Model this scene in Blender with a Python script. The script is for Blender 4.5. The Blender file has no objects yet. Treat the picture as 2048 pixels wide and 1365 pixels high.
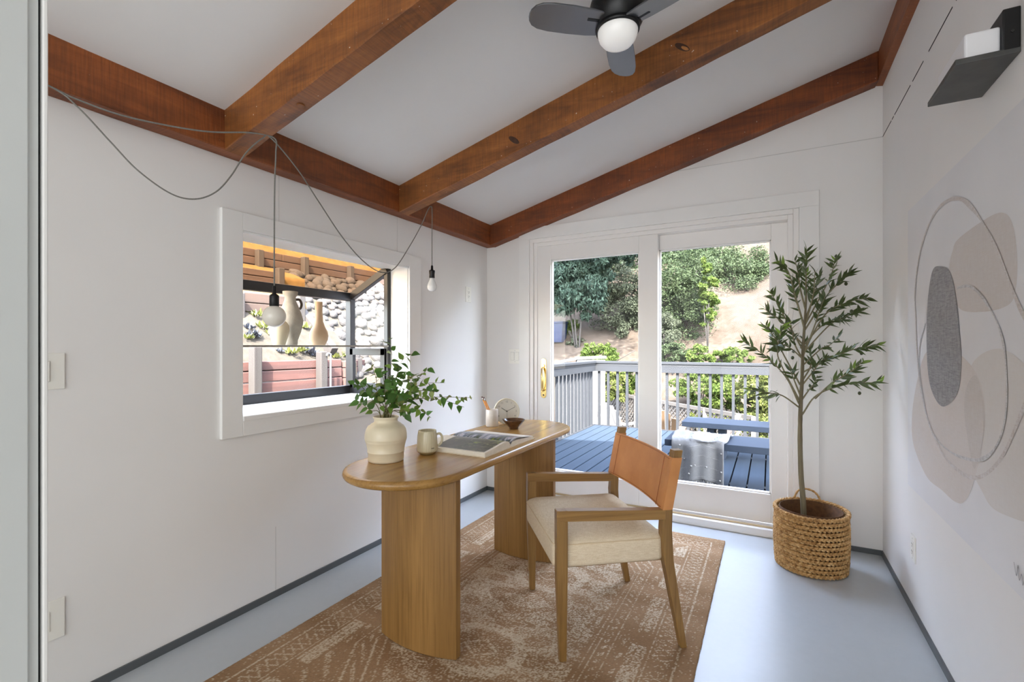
import bpy, bmesh, math, random
import numpy as np
from mathutils import Vector, Matrix, noise as mnoise

S = bpy.context.scene
C = S.collection
R = math.radians
random.seed(7)
np.random.seed(7)

# ------------------------------------------------------------------ camera
cam_d = bpy.data.cameras.new('camera')
cam = bpy.data.objects.new('camera', cam_d)
C.objects.link(cam)
cam_d.sensor_width = 36.0
cam_d.lens = 955.4 / 2048 * 36.0
cam_d.shift_y = 10.5 / 2048
cam_d.clip_start = 0.02
cam.location = (0, 0, 1.25)
cam.rotation_euler = (R(90), 0, R(28.373))
S.camera = cam

# ------------------------------------------------------------------ world and lights
SUN_DIR = Vector((-0.42, 0.80, -0.90)).normalized()      # the way the sunlight travels
W = bpy.data.worlds.new('world')
S.world = W
W.use_nodes = True
wn = W.node_tree
bg = wn.nodes['Background']
sky = wn.nodes.new('ShaderNodeTexSky')
sky.sky_type = 'NISHITA'
sky.sun_disc = False
sky.sun_elevation = math.asin(-SUN_DIR.z)
sky.sun_rotation = math.atan2(-SUN_DIR.x, -SUN_DIR.y)
sky.air_density = 1.0
sky.dust_density = 2.0
sky.ozone_density = 1.0
hsv = wn.nodes.new('ShaderNodeHueSaturation')
hsv.inputs['Saturation'].default_value = 0.62
wn.links.new(sky.outputs[0], hsv.inputs['Color'])
wn.links.new(hsv.outputs[0], bg.inputs[0])
bg.inputs[1].default_value = 4.0

def lamp(name, kind, energy, color, loc=(0, 0, 0), rot=None, **kw):
    d = bpy.data.lights.new(name, kind)
    d.energy = energy
    d.color = color
    for k, v in kw.items():
        setattr(d, k, v)
    o = bpy.data.objects.new(name, d)
    o.location = loc
    if rot is not None:
        o.rotation_euler = rot
    C.objects.link(o)
    return o

sun = lamp('sun', 'SUN', 40.0, (1.0, 0.95, 0.87), angle=R(0.6))
sun.rotation_euler = SUN_DIR.to_track_quat('-Z', 'Y').to_euler()
# added fill light before the blank rear wall of the room behind the camera
lamp('rear_fill', 'AREA', 84, (0.96, 0.98, 1.0), (0.3, -3.40, 1.40), (R(90), 0, 0),
     shape='RECTANGLE', size=4.8, size_y=2.5)

S.view_settings.view_transform = 'Standard'
S.view_settings.look = 'None'
S.view_settings.gamma = 1.0
S.view_settings.use_curve_mapping = False
S.view_settings.exposure = 0.74
S.cycles.use_denoising = True
S.cycles.max_bounces = 10
S.cycles.diffuse_bounces = 6
S.cycles.transparent_max_bounces = 16
S.cycles.sample_clamp_indirect = 6.0
S.cycles.caustics_reflective = False
S.cycles.caustics_refractive = False

# ------------------------------------------------------------------ mesh helper
class MB:
    def __init__(s):
        s.v = []; s.f = []; s.sm = []
    def add(s, vs, fs, smooth=False):
        b = len(s.v)
        s.v += [tuple(p) for p in vs]
        s.f += [tuple(i + b for i in f) for f in fs]
        s.sm += [smooth] * len(fs)
        return s
    def box(s, x0, x1, y0, y1, z0, z1):
        vs = [(x, y, z) for x in (x0, x1) for y in (y0, y1) for z in (z0, z1)]
        return s.add(vs, [(0, 1, 3, 2), (4, 6, 7, 5), (0, 4, 5, 1), (2, 3, 7, 6), (0, 2, 6, 4), (1, 5, 7, 3)])
    def bar(s, a, b, w, h, up=(0, 0, 1), w2=None, h2=None):
        a = Vector(a); b = Vector(b)
        d = (b - a).normalized()
        u = Vector(up)
        sx = d.cross(u)
        if sx.length < 1e-4:
            sx = d.cross(Vector((1, 0, 0)))
        sx.normalize()
        sz = sx.cross(d).normalized()
        w2 = w if w2 is None else w2
        h2 = h if h2 is None else h2
        vs = []
        for p, ww, hh in ((a, w, h), (b, w2, h2)):
            for i, j in ((-1, -1), (1, -1), (1, 1), (-1, 1)):
                vs.append(p + sx * ww / 2 * i + sz * hh / 2 * j)
        return s.add(vs, [(0, 1, 2, 3), (7, 6, 5, 4), (0, 4, 5, 1), (1, 5, 6, 2), (2, 6, 7, 3), (3, 7, 4, 0)])
    def loft(s, rings, smooth=True, cap=True, closed=True):
        n = len(rings[0])
        vs = [p for r in rings for p in r]
        fs = []
        for i in range(len(rings) - 1):
            for j in range(n if closed else n - 1):
                k = (j + 1) % n
                fs.append((i * n + j, i * n + k, (i + 1) * n + k, (i + 1) * n + j))
        b = len(s.v)
        s.add(vs, fs, smooth)
        if cap:
            s.f.append(tuple(b + j for j in range(n)))
            s.f.append(tuple(b + (len(rings) - 1) * n + j for j in range(n))[::-1])
            s.sm += [False, False]
        return s
    def tube(s, pts, r, n=8, cap=True):
        pts = [Vector(p) for p in pts]
        rs = r if isinstance(r, (list, tuple)) else [r] * len(pts)
        rings = []
        ref = None
        for i, p in enumerate(pts):
            t = (pts[min(i + 1, len(pts) - 1)] - pts[max(i - 1, 0)])
            if t.length < 1e-9:
                t = Vector((0, 0, 1))
            t.normalize()
            if ref is None:
                ref = Vector((0, 0, 1)) if abs(t.z) < 0.9 else Vector((1, 0, 0))
            a = (ref - t * ref.dot(t))
            a.normalize()
            ref = a
            b = t.cross(a)
            rings.append([p + (a * math.cos(q) + b * math.sin(q)) * rs[i]
                          for q in (2 * math.pi * k / n for k in range(n))])
        return s.loft(rings, True, cap)
    def lathe(s, prof, c=(0, 0, 0), n=32, cap=True, sx=1.0, sy=1.0):
        rings = [[(c[0] + r * sx * math.cos(2 * math.pi * k / n), c[1] + r * sy * math.sin(2 * math.pi * k / n), c[2] + z)
                  for k in range(n)] for r, z in prof]
        return s.loft(rings, True, cap)
    def prism(s, poly, f0, f1, smooth=False):
        """poly: 2-D points, f0/f1 map a 2-D point to the two 3-D caps"""
        n = len(poly)
        vs = [f0(p) for p in poly] + [f1(p) for p in poly]
        fs = [tuple(range(n)), tuple(range(2 * n - 1, n - 1, -1))]
        s.add(vs, fs, False)
        b = len(s.v) - 2 * n
        for j in range(n):
            k = (j + 1) % n
            s.f.append((b + j, b + k, b + n + k, b + n + j))
            s.sm.append(smooth)
        return s
    def mesh(s, name):
        me = bpy.data.meshes.new(name)
        me.from_pydata(s.v, [], s.f)
        me.polygons.foreach_set('use_smooth', s.sm)
        bm = bmesh.new(); bm.from_mesh(me)
        bmesh.ops.recalc_face_normals(bm, faces=bm.faces)
        bm.to_mesh(me); bm.free()
        me.update()
        return me
    def build(s, name, mat, parent=None, bevel=0, seg=2, world=True, loc=None):
        me = s.mesh(name)
        me.materials.append(mat)
        root = parent
        while root is not None and root.parent is not None:
            root = root.parent
        if world and root is not None and root.type == 'EMPTY' and '_l' in OFF.get(root.name, {}):
            o3 = OFF[root.name]['_l']
            me.transform(Matrix.Translation(-Vector(o3)))
        o = bpy.data.objects.new(name, me)
        C.objects.link(o)
        if parent is not None:
            o.parent = parent
        if loc is not None:
            o.location = loc
        if bevel:
            m = o.modifiers.new('bevel', 'BEVEL')
            m.width = bevel; m.segments = seg; m.limit_method = 'ANGLE'; m.angle_limit = R(35)
            m.harden_normals = False
        return o

OFF = {}
def tag(o, label=None, cat=None, group=None, kind=None):
    if label: o['label'] = label
    if cat: o['category'] = cat
    if group: o['group'] = group
    if kind: o['kind'] = kind
    return o
def thing(name, label, cat, loc=(0, 0, 0), rz=0, group=None, kind=None):
    """Empty at the thing's base; parts are authored in world space when rz == 0 and in local space otherwise"""
    o = bpy.data.objects.new(name, None)
    C.objects.link(o)
    o.empty_display_size = 0.05
    o.location = loc
    o.rotation_euler = (0, 0, rz)
    OFF[o.name] = {'_l': loc}
    return tag(o, label, cat, group, kind)
def struct(name, mb, mat, label=None, parent=None, **kw):
    o = mb.build(name, mat, parent, **kw)
    if parent is None:
        o['kind'] = 'structure'
        if label: o['label'] = label
    return o
def inst(name, me, parent, mat4):
    o = bpy.data.objects.new(name, me)
    C.objects.link(o)
    o.parent = parent
    o.matrix_local = mat4
    return o
def basis(p, d, up, sc=1.0):
    d = Vector(d).normalized()
    u = Vector(up)
    u = u - d * u.dot(d)
    if u.length < 1e-4:
        u = Vector((1, 0, 0)) - d * d.x
    u.normalize()
    y = u.cross(d)
    m = Matrix((d, y, u)).transposed().to_4x4()
    m = Matrix.Translation(Vector(p)) @ m @ Matrix.Scale(sc, 4)
    return m
def spline(pts, n=8):
    """Catmull-Rom through pts"""
    P = [Vector(p) for p in pts]
    P = [P[0] * 2 - P[1]] + P + [P[-1] * 2 - P[-2]]
    out = []
    for i in range(1, len(P) - 2):
        for k in range(n):
            t = k / n
            a, b, c, d = P[i - 1], P[i], P[i + 1], P[i + 2]
            out.append(0.5 * ((2 * b) + (c - a) * t + (2 * a - 5 * b + 4 * c - d) * t * t + (3 * b - a - 3 * c + d) * t ** 3))
    out.append(P[-2])
    return out

# ------------------------------------------------------------------ materials
def lin(c):
    return tuple(((x / 255) / 12.92 if x / 255 <= 0.04045 else ((x / 255 + 0.055) / 1.055) ** 2.4) for x in c)
class NT:
    def __init__(s, name):
        s.m = bpy.data.materials.new(name)
        s.m.use_nodes = True
        s.t = s.m.node_tree
        s.p = s.t.nodes['Principled BSDF']
        s.out = s.t.nodes['Material Output']
    def n(s, kind, **kw):
        o = s.t.nodes.new('ShaderNode' + kind)
        for k, v in kw.items():
            if k.startswith('i_'):
                key = k[2:]
                key = int(key) if key.isdigit() else key.replace('_', ' ')
                o.inputs[key].default_value = v
            else:
                setattr(o, k, v)
        return o
    def l(s, a, b):
        s.t.links.new(a, b)
    def coords(s, scale=(1, 1, 1), rot=(0, 0, 0), kind='Object'):
        tc = s.n('TexCoord')
        mp = s.n('Mapping')
        mp.inputs['Scale'].default_value = scale
        mp.inputs['Rotation'].default_value = rot
        s.l(tc.outputs[kind], mp.inputs[0])
        return mp.outputs[0]
    def noise(s, co, scale=5, detail=4, rough=0.55, dist=0.0):
        o = s.n('TexNoise')
        o.inputs['Scale'].default_value = scale
        o.inputs['Detail'].default_value = detail
        o.inputs['Roughness'].default_value = rough
        o.inputs['Distortion'].default_value = dist
        s.l(co, o.inputs['Vector'])
        return o.outputs[0]
    def ramp(s, fac, stops):
        o = s.n('ValToRGB')
        e = o.color_ramp.elements
        while len(e) < len(stops):
            e.new(0.5)
        for i, (p, c) in enumerate(stops):
            e[i].position = p
            e[i].color = (*c, 1)
        s.l(fac, o.inputs[0])
        return o.outputs[0]
    def mix(s, fac, a, b, mode='MIX'):
        o = s.n('MixRGB', blend_type=mode)
        for i, x in ((0, fac), (1, a), (2, b)):
            if isinstance(x, (int, float)):
                o.inputs[i].default_value = x
            elif isinstance(x, tuple):
                o.inputs[i].default_value = (*x, 1)
            else:
                s.l(x, o.inputs[i])
        return o.outputs[0]
    def bump(s, h, strength=0.2, dist=0.01):
        o = s.n('Bump')
        o.inputs['Strength'].default_value = strength
        o.inputs['Distance'].default_value = dist
        s.l(h, o.inputs['Height'])
        s.l(o.outputs[0], s.p.inputs['Normal'])
    def col(s, c):
        if isinstance(c, tuple):
            s.p.inputs['Base Color'].default_value = (*c, 1)
        else:
            s.l(c, s.p.inputs['Base Color'])
    def set(s, **kw):
        for k, v in kw.items():
            s.p.inputs[k.replace('_', ' ')].default_value = v
        return s

def plain(name, rgb, rough=0.5, metallic=0.0, var=0.06, scale=6, bump=0.0, bscale=60, spec=0.5, **kw):
    t = NT(name)
    co = t.coords()
    c = lin(rgb)
    nz = t.noise(co, scale, 3)
    t.col(t.ramp(nz, [(0.3, tuple(x * (1 - var) for x in c)), (0.7, tuple(min(1, x * (1 + var)) for x in c))]))
    t.set(Roughness=rough, Metallic=metallic, **kw)
    t.p.inputs['Specular IOR Level'].default_value = spec
    if bump:
        t.bump(t.noise(co, bscale, 4), bump, 0.004)
    return t.m
def wood(name, a, b, axis='x', scale=1.0, rough=0.5, dark=None, bump=0.15, contrast=(0.35, 0.68), fine=1.0, spec=0.5):
    """a, b sRGB tones; grain stretched along axis"""
    t = NT(name)
    k = {'x': (0.6, 9, 9), 'y': (9, 0.6, 9), 'z': (9, 9, 0.6)}[axis]
    co = t.coords(tuple(q * scale for q in k))
    g = t.noise(co, 1.6, 6, 0.62, 0.6)
    k2 = {'x': (1.2, 60, 60), 'y': (60, 1.2, 60), 'z': (60, 60, 1.2)}[axis]
    co2 = t.coords(tuple(q * scale * fine for q in k2))
    g2 = t.noise(co2, 2.0, 3, 0.7)
    base = t.ramp(g, [(contrast[0], lin(a)), (contrast[1], lin(b))])
    pores = t.ramp(g2, [(0.36, (0.62, 0.58, 0.52)), (0.52, (1, 1, 1))])
    c = t.mix(0.55, base, t.mix(1.0, base, pores, 'MULTIPLY'))
    if dark:
        big = t.noise(t.coords(tuple(q * 0.35 for q in k)), 1.3, 4, 0.6)
        c = t.mix(t.ramp(big, [(0.5, (0, 0, 0)), (0.72, (0.8, 0.8, 0.8))]), c, lin(dark))
    t.col(c)
    t.set(Roughness=rough)
    t.p.inputs['Specular IOR Level'].default_value = spec
    t.bump(g2, bump, 0.003)
    return t.m
def glass(name, tint=(1, 1, 1), refl=0.05):
    t = NT(name)
    t.t.nodes.remove(t.p)
    tr = t.n('BsdfTransparent'); tr.inputs[0].default_value = (*tint, 1)
    gl = t.n('BsdfGlossy'); gl.inputs['Roughness'].default_value = 0.02
    fr = t.n('Fresnel')
    ge = t.n('NewGeometry')                        # both faces of the pane reflect alike
    io = t.n('MapRange'); io.inputs['To Min'].default_value = 1.45; io.inputs['To Max'].default_value = 1 / 1.45
    t.l(ge.outputs['Backfacing'], io.inputs[0]); t.l(io.outputs[0], fr.inputs[0])
    mx = t.n('MixShader')
    mp = t.n('Math', operation='MULTIPLY'); mp.inputs[1].default_value = refl / 0.05
    t.l(fr.outputs[0], mp.inputs[0])
    t.l(mp.outputs[0], mx.inputs[0]); t.l(tr.outputs[0], mx.inputs[1]); t.l(gl.outputs[0], mx.inputs[2])
    t.l(mx.outputs[0], t.out.inputs[0])
    return t.m

def wall_mat(name, rgb, rough=0.55):
    t = NT(name)
    c = lin(rgb)
    co = t.coords()
    broad = t.noise(co, 1.3, 3)
    t.col(t.ramp(broad, [(0.3, tuple(x * 0.97 for x in c)), (0.7, tuple(min(1, x * 1.02) for x in c))]))
    t.set(Roughness=rough)
    grain = t.noise(t.coords((90, 90, 6)), 1.0, 3)
    t.bump(grain, 0.05, 0.002)
    return t.m
M = {}
M['wall'] = wall_mat('wall_paint', (233, 231, 228))
M['ceil'] = wall_mat('ceiling_paint', (234, 232, 229))
M['trim'] = plain('trim_paint', (234, 233, 230), 0.35, var=0.015, bump=0.03, bscale=40)
M['door_paint'] = plain('door_paint', (236, 233, 229), 0.32, var=0.01)
M['plate'] = plain('switch_plate_plastic', (236, 234, 226), 0.3, var=0.01)
M['slot'] = plain('outlet_slot_black', (25, 24, 23), 0.5)
M['gap'] = plain('wall_gap_dark', (40, 40, 40), 0.9)
M['faint'] = plain('wall_seam_line', (206, 204, 200), 0.8, var=0.02)
M['basebd'] = plain('baseboard_grey', (84, 88, 90), 0.4)
def floor_mat():
    t = NT('painted_concrete_floor')
    co = t.coords()
    a = t.noise(co, 2.2, 5)
    b = t.noise(co, 30, 4)
    c = t.ramp(a, [(0.3, lin((176, 181, 184))), (0.7, lin((181, 186, 189)))])
    t.col(t.mix(0.06, c, t.ramp(b, [(0.3, lin((150, 156, 160))), (0.7, lin((195, 198, 200)))])))
    t.l(t.ramp(t.noise(co, 14, 4), [(0.3, (0.29,) * 3), (0.7, (0.32,) * 3)]), t.p.inputs['Roughness'])
    t.bump(t.noise(co, 70, 3), 0.08, 0.002)
    return t.m
M['floor'] = floor_mat()
def beam_mat(name, axis, a, b, dark):
    t = NT(name)
    k = {'x': (1, 7, 7), 'y': (7, 1, 7), 's': (1, 7, 7)}[axis]
    co = t.coords(k)
    g = t.noise(co, 1.5, 6, 0.65, 0.8)
    c = t.ramp(g, [(0.3, lin(dark)), (0.46, lin(a)), (0.72, lin(b))])
    kk = {'x': (130, 8, 8), 'y': (8, 130, 8), 's': (130, 8, 8)}[axis]
    saw = t.noise(t.coords(kk), 1.0, 2, 0.5)                       # saw marks across the board
    c = t.mix(0.35, c, t.mix(1.0, c, t.ramp(saw, [(0.35, (0.55, 0.5, 0.45)), (0.6, (1.25, 1.15, 1.0))]), 'MULTIPLY'))
    blot = t.noise(t.coords((1.2, 1.2, 3)), 1.7, 4, 0.6)
    c = t.mix(t.ramp(blot, [(0.52, (0, 0, 0)), (0.75, (0.75, 0.75, 0.75))]), c, lin(dark))
    vor = t.n('TexNoise'); vor.inputs['Scale'].default_value = 70; vor.inputs['Detail'].default_value = 1
    t.l(t.coords(), vor.inputs['Vector'])
    c = t.mix(t.ramp(vor.outputs[0], [(0.785, (0, 0, 0)), (0.81, (0.8, 0.8, 0.8))]), c, lin((215, 205, 190)))
    t.col(c)
    t.set(Roughness=0.55)
    t.bump(t.mix(0.5, g, saw), 0.35, 0.006)
    return t.m
M['beam_x'] = beam_mat('rough_sawn_beam_across', 'x', (128, 76, 30), (160, 100, 44), (78, 42, 16))
M['beam_red'] = beam_mat('reddish_beam_back', 'x', (116, 58, 20), (142, 76, 30), (76, 36, 14))
M['beam_y'] = beam_mat('rough_sawn_beam_side', 'y', (124, 66, 28), (152, 86, 40), (80, 40, 17))
M['knot'] = plain('beam_knot', (62, 34, 16), 0.6, var=0.3, scale=60)
M['knot_light'] = plain('beam_knot_centre', (168, 110, 56), 0.6, var=0.2, scale=60)
M['black_metal'] = plain('black_window_frame', (24, 23, 23), 0.35, var=0.1)
M['glass'] = glass('window_glass', (1.0, 1.0, 1.0), 0.008)
M['shelf_glass'] = glass('shelf_glass', (0.9, 0.93, 0.92), 0.07)
M['brass'] = plain('polished_brass', (238, 208, 136), 0.22, 1.0, var=0.05)
M['black_paint'] = plain('black_lamp_metal', (22, 22, 23), 0.38, 0.3, var=0.1)
M['grey_metal'] = plain('grey_metal_plate', (92, 93, 92), 0.4, 0.5, var=0.15, scale=12)
M['frost'] = plain('frosted_acrylic', (232, 232, 234), 0.35, var=0.01, Subsurface_Weight=0.0)

# ------------------------------------------------------------------ dimensions of the room
XL, XR, YB, YF = -2.17, 0.592, 3.56, 0.19
def zc_(x):                      # underside of the sloped ceiling
    return 2.275 + 0.265 * (x + 2.08)

# ------------------------------------------------------------------ setting: floor, walls, ceiling
struct('floor', MB().box(XL - 0.13, 3.2, -3.6, YB + 0.16, -0.12, 0), M['floor'], 'grey painted concrete floor')
wl = MB()
T = 0.13
OY0, OY1, OZ0, OZ1 = 1.357, 2.522, 0.908, 1.79            # window opening
wl.box(XL - T, XL, -3.6, OY0, 0, 2.42)
wl.box(XL - T, XL, OY1, YB + 0.15, 0, 2.42)
wl.box(XL - T, XL, OY0, OY1, 0, OZ0)
wl.box(XL - T, XL, OY0, OY1, OZ1, 2.42)
wall_left = struct('wall_left', wl, M['wall'], 'white painted panel wall with the garden window')
DX0, DX1, DZ1 = -1.753, 0.163, 2.134                       # door opening
wb = MB()
def vpoly(poly, y0, y1):
    wb.prism(poly, lambda p: (p[0], y0, p[1]), lambda p: (p[0], y1, p[1]))
def roofz(x): return zc_(x) + 0.03
vpoly([(XL - T, 0), (DX0, 0), (DX0, roofz(DX0)), (XL - T, roofz(XL - T))], YB, YB + 0.15)
vpoly([(DX0, DZ1), (DX1, DZ1), (DX1, roofz(DX1)), (DX0, roofz(DX0))], YB, YB + 0.15)
vpoly([(DX1, 0), (XR + 0.12, 0), (XR + 0.12, roofz(XR + 0.12)), (DX1, roofz(DX1))], YB, YB + 0.15)
wall_back = struct('wall_back', wb, M['wall'], 'white wall with the sliding glass door')
wr = MB().box(XR, XR + 0.12, 0.06, YB + 0.15, 0, 3.2)
wall_right = struct('wall_right', wr, M['wall'], 'white wall with the printed mural')
ce = MB()
ce.prism([(-2.65, zc_(-2.65)), (3.4, zc_(3.4)), (3.4, zc_(3.4) + 0.2), (-2.65, zc_(-2.65) + 0.2)],
         lambda p: (p[0], -3.6, p[1]), lambda p: (p[0], 3.9, p[1]))
struct('ceiling', ce, M['ceil'], 'white sloped ceiling between the beams')
# shell of the room behind the camera
struct('wall_hall_side', MB().box(3.2, 3.3, -3.6, 0.18, 0, 3.8).box(XR + 0.12, 3.2, 0.06, 0.18, 0, 3.8), M['wall'], 'side wall of the room behind the camera')
struct('wall_hall_rear', MB().box(XL, 3.2, -3.6, -3.45, 0, 3.8), M['wall'], 'rear wall of the room behind the camera')

# baseboards: the floor paint is carried up the wall as a dark strip
struct('baseboard_left', MB().box(XL, XL + 0.008, -3.45, YB, 0, 0.032), M['basebd'], 'thin dark grey strip along the left wall')
struct('baseboard_back', MB().box(XL, -1.85, YB - 0.008, YB, 0, 0.03).box(0.27, XR, YB - 0.008, YB, 0, 0.03), M['basebd'], 'thin dark grey strip along the back wall')
struct('baseboard_right', MB().box(XR - 0.008, XR, YF, YB, 0, 0.03), M['basebd'], 'thin dark grey strip along the right wall')

# panel seams in the walls
for y0, y1 in ((3.555, 3.33), (3.31, 3.27), (3.25, 2.92), (2.88, 2.70), (2.62, 2.32), (2.28, 1.2)):
    MB().box(XR - 0.0012, XR, y1, y0, 2.498, 2.503).build('seam', M['gap'], wall_right)
MB().box(-0.80, XR, YB - 0.001, YB, 2.499, 2.5035).build('seam', M['faint'], wall_back)
for y, z0, z1 in ((1.552, 1.876, 2.105), (2.42, 1.85, 2.1), (1.535, 0.032, 0.35)):
    MB().box(XL, XL + 0.001, y, y + 0.003, z0, z1).build('seam', M['faint'], wall_left)

# door jamb right beside the camera
jb = thing('trim_1', None, None, (-0.70, 0.1, 0), kind='structure')
jb['label'] = 'white jamb board at the left edge beside the camera'
M['jamb'] = plain('jamb_paint', (205, 208, 206), 0.28, var=0.02)
MB().box(-0.72, -0.62, -0.25, 0.181, 0.60, 2.25).build('upper_panel', M['jamb'], jb, bevel=0.0008)
MB().box(-0.72, -0.62, -0.25, 0.181, 0.0, 0.5975).build('lower_panel', M['jamb'], jb, bevel=0.0008)
MB().box(-0.72, -0.6235, 0.181, 0.189, 0.0, 2.25).build('groove_strip', M['jamb'], jb)
MB().box(-0.72, -0.628, 0.189, 0.1915, 0.0, 2.25).build('dark_gap', M['gap'], jb)
MB().box(-0.72, -0.6205, 0.1915, 0.1955, 0.0, 2.25).build('edge_bead', M['trim'], jb, bevel=0.001)

# ------------------------------------------------------------------ ceiling beams
def beam_across(name, y0, y1, label, mat, x0=-2.09, x1=XR):
    t = thing(name, label, 'beam', ((x0 + x1) / 2, (y0 + y1) / 2, zc_(x0) - 0.17), group='beams under the sloped ceiling')
    mb = MB()
    rings = []
    n = 40
    for i in range(n + 1):
        x = x0 + (x1 - x0) * i / n
        z1 = zc_(x) + 0.01; z0 = zc_(x) - 0.17
        j = lambda k: 0.0035 * mnoise.noise((x * 5, y0 * 3 + k * 4.1, k))
        rings.append([(x, y0 + j(1), z1), (x, y0 + j(2), z0 + j(5)), (x, y1 + j(3), z0 + j(6)), (x, y1 + j(4), z1)])
    mb.loft(rings, False, True)
    mb.build('timber', mat, t, bevel=0.004, seg=1)
    return t
b1 = beam_across('ceiling_beam', 1.232, 1.325, 'rough brown ceiling beam nearest the camera, sloping over the desk end', M['beam_x'])
b2 = beam_across('ceiling_beam', 2.338, 2.432, 'rough brown ceiling beam passing just behind the fan', M['beam_x'])
b3 = beam_across('ceiling_beam', 3.467, YB, 'reddish brown sloping beam flat against the wall above the glass door', M['beam_red'], -2.09, 0.557)
t = thing('ceiling_beam', 'long level brown beam along the top of the left wall', 'beam', (-2.125, 1.8, 2.105), group='beams under the sloped ceiling')
mb = MB()
rings = []
for i in range(81):
    y = -3.45 + (YB + 3.45) * i / 80
    j = lambda k: 0.003 * mnoise.noise((y * 5, k * 3.3, k))
    rings.append([(XL, y, 2.105 + j(1)), (-2.08 + j(2), y, 2.105 + j(3)), (-2.08 + j(4), y, 2.285), (XL, y, 2.26)])
mb.loft(rings, False, True)
mb.build('timber', M['beam_y'], t, bevel=0.004, seg=1)
t = thing('ceiling_beam', 'narrow brown beam along the top of the right wall', 'beam', (0.575, 1.8, 2.81), group='beams under the sloped ceiling')
MB().prism([(0.557, 2.812), (XR, 2.805), (XR, 3.0), (0.557, 2.99)], lambda p: (p[0], YF, p[1]), lambda p: (p[0], YB, p[1])).build('timber', M['beam_y'], t)
# knots and bolt
def disc(name, c, nrm, r, mat, parent, squash=1.0, th=0.003, along=(1, 0, 0)):
    m = basis(c, along, nrm)
    mb = MB()
    n = 18
    for zz in (0,):
        pass
    ring = lambda z, k: [m @ Vector((r * k * math.cos(2 * math.pi * q / n), r * k * squash * math.sin(2 * math.pi * q / n), z)) for q in range(n)]
    mb.loft([ring(-0.002, 1), ring(th * 0.6, 1), ring(th, 0.85)], False, True)
    return mb.build(name, mat, parent)
sl = Vector((1, 0, 0.265)).normalized()
for bm_, x, dz, mt, mt2 in ((b2, -1.25, -0.1, 'knot', None), (b2, -0.36, -0.085, 'knot', 'knot_light')):
    y = 2.338
    disc('knot', (x, y, zc_(x) + dz), (0, -1, 0), 0.04, M[mt], bm_, 0.35, 0.002, along=(0.8, 0, -0.6))
    if mt2:
        disc('knot', (x + 0.012, y - 0.002, zc_(x) + dz - 0.01), (0, -1, 0), 0.02, M[mt2], bm_, 0.35, 0.002, along=(0.8, 0, -0.6))
disc('plug', (-1.66, 1.285, zc_(-1.66) - 0.17), (0.256, 0, -0.966), 0.017, M['beam_x'], b1, 1, 0.002)

# ------------------------------------------------------------------ garden window
w1 = thing('window_1', None, None, (XL, 1.94, OZ0), kind='structure')
w1['label'] = 'garden window with black frame and a glass shelf'
P = XL + 0.02                                     # face of the casing
CY0, CY1, CZ0, CZ1 = 1.260, 2.643, 0.832, 1.872
MB().box(XL, P, CY0, OY0, CZ0, CZ1).build('casing_side', M['trim'], w1, bevel=0.002)
MB().box(XL, P, OY1, CY1, CZ0, CZ1).build('casing_side', M['trim'], w1, bevel=0.002)
MB().box(XL, P, OY0, OY1, CZ0, OZ0).build('casing_bottom', M['trim'], w1, bevel=0.002)
MB().box(XL, P, OY0, OY1, OZ1, CZ1).build('casing_top', M['trim'], w1, bevel=0.002)
LX = -2.315                                       # where the white liner meets the black frame
FX = -2.69                                        # outer face of the garden window
MB().box(LX, XL + 0.004, OY0 - 0.02, OY0 + 0.005, OZ0, OZ1).build('liner', M['trim'], w1)
MB().box(LX, XL + 0.004, OY1 - 0.005, OY1 + 0.02, OZ0, OZ1).build('liner', M['trim'], w1)
MB().box(LX - 0.05, XL + 0.004, OY0, OY1, OZ1 - 0.004, OZ1 + 0.02).build('liner', M['trim'], w1)
MB().box(XL - 0.005, P + 0.006, OY0, OY1, OZ0 - 0.006, OZ0 + 0.016).build('sill_bead', M['trim'], w1, bevel=0.003)
MB().box(XL - 0.004, P - 0.006, OY0, OY1, OZ1 - 0.012, OZ1).build('head_bead', M['trim'], w1, bevel=0.003)
MB().box(FX + 0.03, XL - 0.004, OY0, OY1, OZ0 - 0.03, OZ0 + 0.004).build('sill', M['trim'], w1)
mk = M['black_metal']
z_fr = 1.61                                       # height of the rail between front glass and sloped glass
A = Vector((FX, 0, z_fr)); B = Vector((-2.335, 0, 1.80))
MB().box(FX - 0.02, FX + 0.025, OY0, OY1, 0.905, 0.968).build('bottom_rail', mk, w1, bevel=0.003)
MB().box(FX - 0.02, FX + 0.025, OY0, OY1, 1.578, 1.636).build('top_rail', mk, w1, bevel=0.003)
for y in (OY0 + 0.012, OY1 - 0.022):
    MB().box(FX - 0.02, FX + 0.028, y - 0.024, y + 0.024, 0.92, 1.62).build('corner_post', mk, w1, bevel=0.003)
    MB().box(-2.352, -2.318, y - 0.012, y + 0.022, 0.92, 1.79).build('wall_jamb', mk, w1, bevel=0.003)
    MB().bar((FX + 0.012, y, 1.605), (-2.325, y, 1.782), 0.04, 0.05).build('sloped_bar', mk, w1, bevel=0.003)
    MB().box(FX, -2.32, y - 0.02, y + 0.02, 0.905, 0.955).build('side_sill_rail', mk, w1, bevel=0.002)
MB().box(-2.40, -2.325, OY0, OY1, 1.795, 1.83).build('head_rail', mk, w1)
ys = OY1 - 0.028                                  # casement in the far side
MB().box(FX + 0.02, -2.335, ys - 0.018, ys + 0.012, 1.187, 1.235).build('casement_rail', mk, w1, bevel=0.002)
MB().box(FX + 0.02, -2.335, ys - 0.018, ys + 0.012, 0.955, 0.99).build('casement_rail', mk, w1, bevel=0.002)
MB().box(FX + 0.022, FX + 0.052, ys - 0.018, ys + 0.012, 0.955, 1.235).build('casement_stile', mk, w1, bevel=0.002)
MB().box(-2.375, -2.335, ys - 0.018, ys + 0.012, 0.955, 1.235).build('casement_stile', mk, w1, bevel=0.002)
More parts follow.
